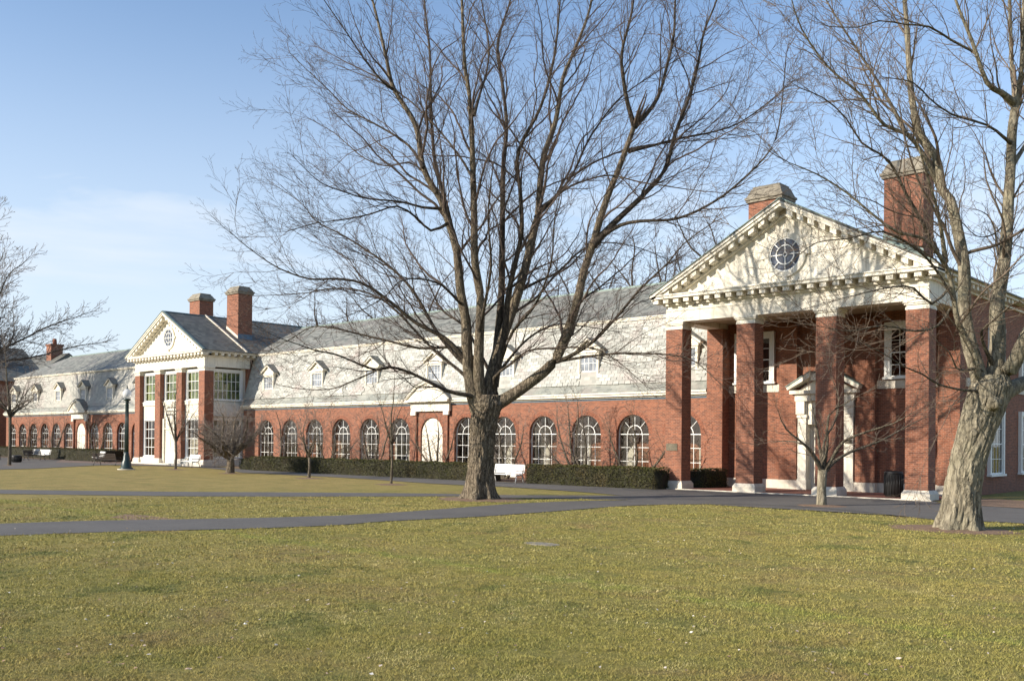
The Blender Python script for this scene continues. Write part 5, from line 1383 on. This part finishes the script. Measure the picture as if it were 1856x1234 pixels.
WALLT = dict(CRAB); WALLT.update(levels=3, space0=.24, space=[.3, .26, .24], lmax=[1.3, .7, .4])
for (X, sd, lb, h, n, lean) in (
    (-34.0, 41, 'leaning multi-stemmed bare tree between the two arched windows nearest the portico', 4.6, 5, -.35),
    (-30.2, 42, 'thin forked bare tree against the wall beside the leftmost portico pillar', 4.0, 3, .0),
    (-39.9, 43, 'many-stemmed bare tree just right of the big trunk against the brick wall', 4.2, 4, -.1),
    (-45.9, 44, 'bare tree before the right side of the white arched door of the near hall', 3.8, 4, -.3),
    (-52.6, 45, 'bare wall tree left of the white arched door of the near hall', 4.0, 4, .1),
    (-57.4, 46, 'bare wall tree behind the long hedge, between the young tree and the slim sapling', 3.9, 4, .1),
    (-63.9, 47, 'dark leaning bare tree at the left end of the near hall wall', 4.6, 4, -.4),
    (-96.0, 48, 'bare tree against the far wing, left of the lamp post', 4.4, 4, .1),
    (-106.3, 49, 'bare tree against the far wing beside its white arched door', 4.4, 4, -.1),
    (-113.5, 50, 'bare tree against the far wing under its leftmost dormers', 4.6, 4, .0)):
    wall_tree(X, sd, lb, h, n, lean=lean)
# large trees: one beyond the left edge whose crown reaches in, others behind the hall roof
BIG = dict(seg=[.8, .6, .45, .4], wob=.10, up=[.01, .04, .04, .03], levels=4, space=[.9, .45, .36, .33], space0=.42, ang=.6, ratio=.6, lmax=[4.5, 2.4, 1.2, .7], rmin=.014)
def big_tree(X, Y, h, spread, seed, label, limbs=9, twig='graytwig', group=None, r0=.4, sub=4.0, hf=None, cfg=BIG, kids=1.0):
    return small_tree('bare_tree', None, label, hf or h*.28, r0, limbs, h*.74, spread, cfg, seed, group=group, twig=twig, bark='bark2d' if kids > 1 else 'barkdark', world=(X, Y), sub=sub, kids=kids)
gg = 'bare trees behind the hall roof'
big_tree(-106.8, 34.5, 25.0, .50, 60, 'large bare tree reaching in from the left edge above the far wing', limbs=17, sub=4.0, r0=.30, kids=1.7)
def behind(px, Y): # X of something seen at column px standing at Y
    d = ray(px, 700); return float(d[0]*Y/d[1])
for (px, Y, h, sd, lb) in ((600, 74, 20.5, 61, 'bare treetop above the hall roof, left of the big tree trunk'), (760, 78, 23.5, 62, 'bare treetop above the hall roof directly behind the big tree'),
        (900, 76, 21.5, 63, 'tallest bare treetop behind the hall roof'), (1040, 74, 19.5, 64, 'bare treetop above the hall roof right of the big trunk'),
        (1200, 70, 20.5, 65, 'bare treetop just left of the near portico gable'), (1310, 72, 22.5, 66, 'dense bare treetop behind the left slope of the near portico roof')):
    big_tree(behind(px, Y), Y, h, .55, sd, lb, limbs=12, twig='twig', group=gg, sub=3.4)

# ------------------------------------------------------------------ street furniture
def bench(loc, rz, mat, label, w=1.85, slats=3, frame='blackmetal', metal=False):
    """seat and back of boards on curved end frames; front of the bench looks to local -Y"""
    root = thing('bench', loc, label, 'bench', None, rz)
    def bl(name, mb_, mt): 
        me_o = mb_.build(name, mt); me_o.parent = root; return me_o
    ns = 5
    for k in range(ns):
        y = -.42+k*.105; m = MB(); m.box(-w/2, w/2, y-.045, y+.045, .43+.01*abs(k-2)*.5, .462+.01*abs(k-2)*.5); bl('slat', m, mat)
    nb_ = slats
    hgt = .52/nb_
    for k in range(nb_):
        z = .50+hgt*(k+.5); y = .12+.10*(k+.5)/nb_*1.3; m = MB()
        m.add([(-w/2, y, z-hgt*.40), (w/2, y, z-hgt*.40), (w/2, y+.05, z+hgt*.40), (-w/2, y+.05, z+hgt*.40), (-w/2, y+.03, z-hgt*.40), (w/2, y+.03, z-hgt*.40), (w/2, y+.08, z+hgt*.40), (-w/2, y+.08, z+hgt*.40)],
              [(0, 1, 2, 3), (4, 7, 6, 5), (0, 4, 5, 1), (1, 5, 6, 2), (2, 6, 7, 3), (3, 7, 4, 0)]); bl('back_slat', m, mat)
    for s in (-1, 1):
        x = s*(w/2-.10)
        m = MB(); m.tube([(x, -.44, 0), (x, -.40, .2), (x, -.36, .41)], .026, 8); m.tube([(x, .22, 0), (x, .16, .22), (x, .08, .42), (x, .17, .72), (x, .27, 1.02)], .026, 8); m.tube([(x, -.42, .41), (x, .10, .405)], .024, 8)
        m.tube([(x, -.40, .44), (x, -.44, .60), (x, -.36, .66), (x, -.10, .665), (x, .16, .66)], .022, 8)
        bl('leg', m, frame)
    return root
def P2(px, py): g = G(px, py); return (float(g[0]), float(g[1]), .03)
bench((-36.55, 39.6, .02), 0.0, 'benchw', 'white slatted bench half hidden by the big trunk, in the gap of the hedges', 2.3, 3, 'benchw')
bench((-103.2, 40.3, .03), .25, 'benchw', 'white slatted bench farthest left, before the dark hedge', 2.9, 4)
bench((-88.4, 39.9, .03), -.25, 'benchw', 'white bench half hidden behind the lamp post and the dark bench', 2.6, 3)
bench((-70.6, 39.3, .03), -.15, 'benchw', 'white bench next to the black bin at the glazed pavilion', 2.5, 3)
bench((-77.6, 35.6, .03), PI+.12, 'darkbench', 'dark brown slatted bench seen from behind, just right of the lamp post', 3.3, 4)
bench((-98.5, 37.9, .03), PI/2+.4, 'darkbench', 'small dark bench in shade, right end of the farthest white bench', 2.2, 4)
bench((-103.0, 35.2, .03), PI/2+.2, 'darkbench', 'dark bench near the left edge, beside the round black bin', 2.4, 4)

def trash_can(loc, label, r=.36, h=1.0):
    root = thing('trash_can', loc, label, 'trash can')
    m = MB(); m.lathe(Vector(loc), [(r*.86, 0), (r*.9, .04), (r, .10), (r, h-.16), (r*1.03, h-.12)], 22); b = m.build('body', 'blackmetal', root)
    m = MB()
    for k in range(22):
        a = 2*PI*k/22; x = loc[0]+(r+.012)*math.cos(a); y = loc[1]+(r+.012)*math.sin(a); m.tube([(x, y, loc[2]+.08), (x, y, loc[2]+h-.14)], .014, 5)
    m.build('slats', 'blackmetal', root)
    m = MB(); m.lathe(Vector(loc), [(r*1.05, h-.12), (r*1.07, h-.05), (r*.9, h), (r*.45, h+.02), (r*.45, h-.06)], 22); m.build('rim', 'blackmetal', root)
    return root
trash_can((-15.85, 42.0, .05), 'tall black bin between the third and fourth pillars of the near portico', .38, 1.12)
g = G(369, 841); trash_can((float(g[0]), float(g[1])-.2, .03), 'black bin beside the white bench at the glazed pavilion', .42, 1.05)
g = G(30, 838); trash_can((float(g[0]), float(g[1]), .03), 'small round dark bin near the left edge on the path', .42, .62)

def lamp_post(px, py):
    g = G(px, py); c = (float(g[0]), float(g[1]), 0); root = thing('lamp_post', c, 'dark green cast iron lamp post with a clear globe, left of the glazed pavilion', 'lamp post')
    m = MB(); m.lathe(Vector(c), [(.62, 0), (.62, .06), (.50, .06)], 18); m.build('footing', 'stone', root)
    m = MB(); m.lathe(Vector(c), [(.46, .06), (.46, .14), (.36, .20), (.33, .55), (.24, .70), (.22, 1.0), (.17, 1.15), (.155, 1.3)], 18); m.build('base', 'greenmetal', root)
    m = MB(); m.lathe(Vector(c), [(.145, 1.3), (.12, 2.5), (.105, 4.85), (.15, 4.9), (.15, 4.98), (.12, 5.0)], 14)
    for k in range(10):
        a = 2*PI*k/10; m.tube([(c[0]+.135*math.cos(a), c[1]+.135*math.sin(a), 1.32), (c[0]+.105*math.cos(a), c[1]+.105*math.sin(a), 4.8)], .018, 5)
    m.build('shaft', 'greenmetal', root)
    m = MB(); m.lathe(Vector(c), [(.12, 5.0), (.24, 5.06), (.26, 5.16), (.22, 5.18)], 16); m.build('collar', 'greenmetal', root)
    m = MB(); m.lathe(Vector(c), [(.20, 5.18), (.30, 5.32), (.33, 5.5), (.30, 5.68), (.17, 5.82), (.08, 5.90)], 20); m.build('globe', 'globe', root)
    m = MB(); m.lathe(Vector(c), [(.09, 5.88), (.07, 5.95), (.03, 6.0), (.045, 6.06), (.01, 6.16)], 12); m.build('finial', 'greenmetal', root)
lamp_post(229, 851)
print('tris', sum(len(me.loops)-2*len(me.polygons) for me in bpy.data.meshes))
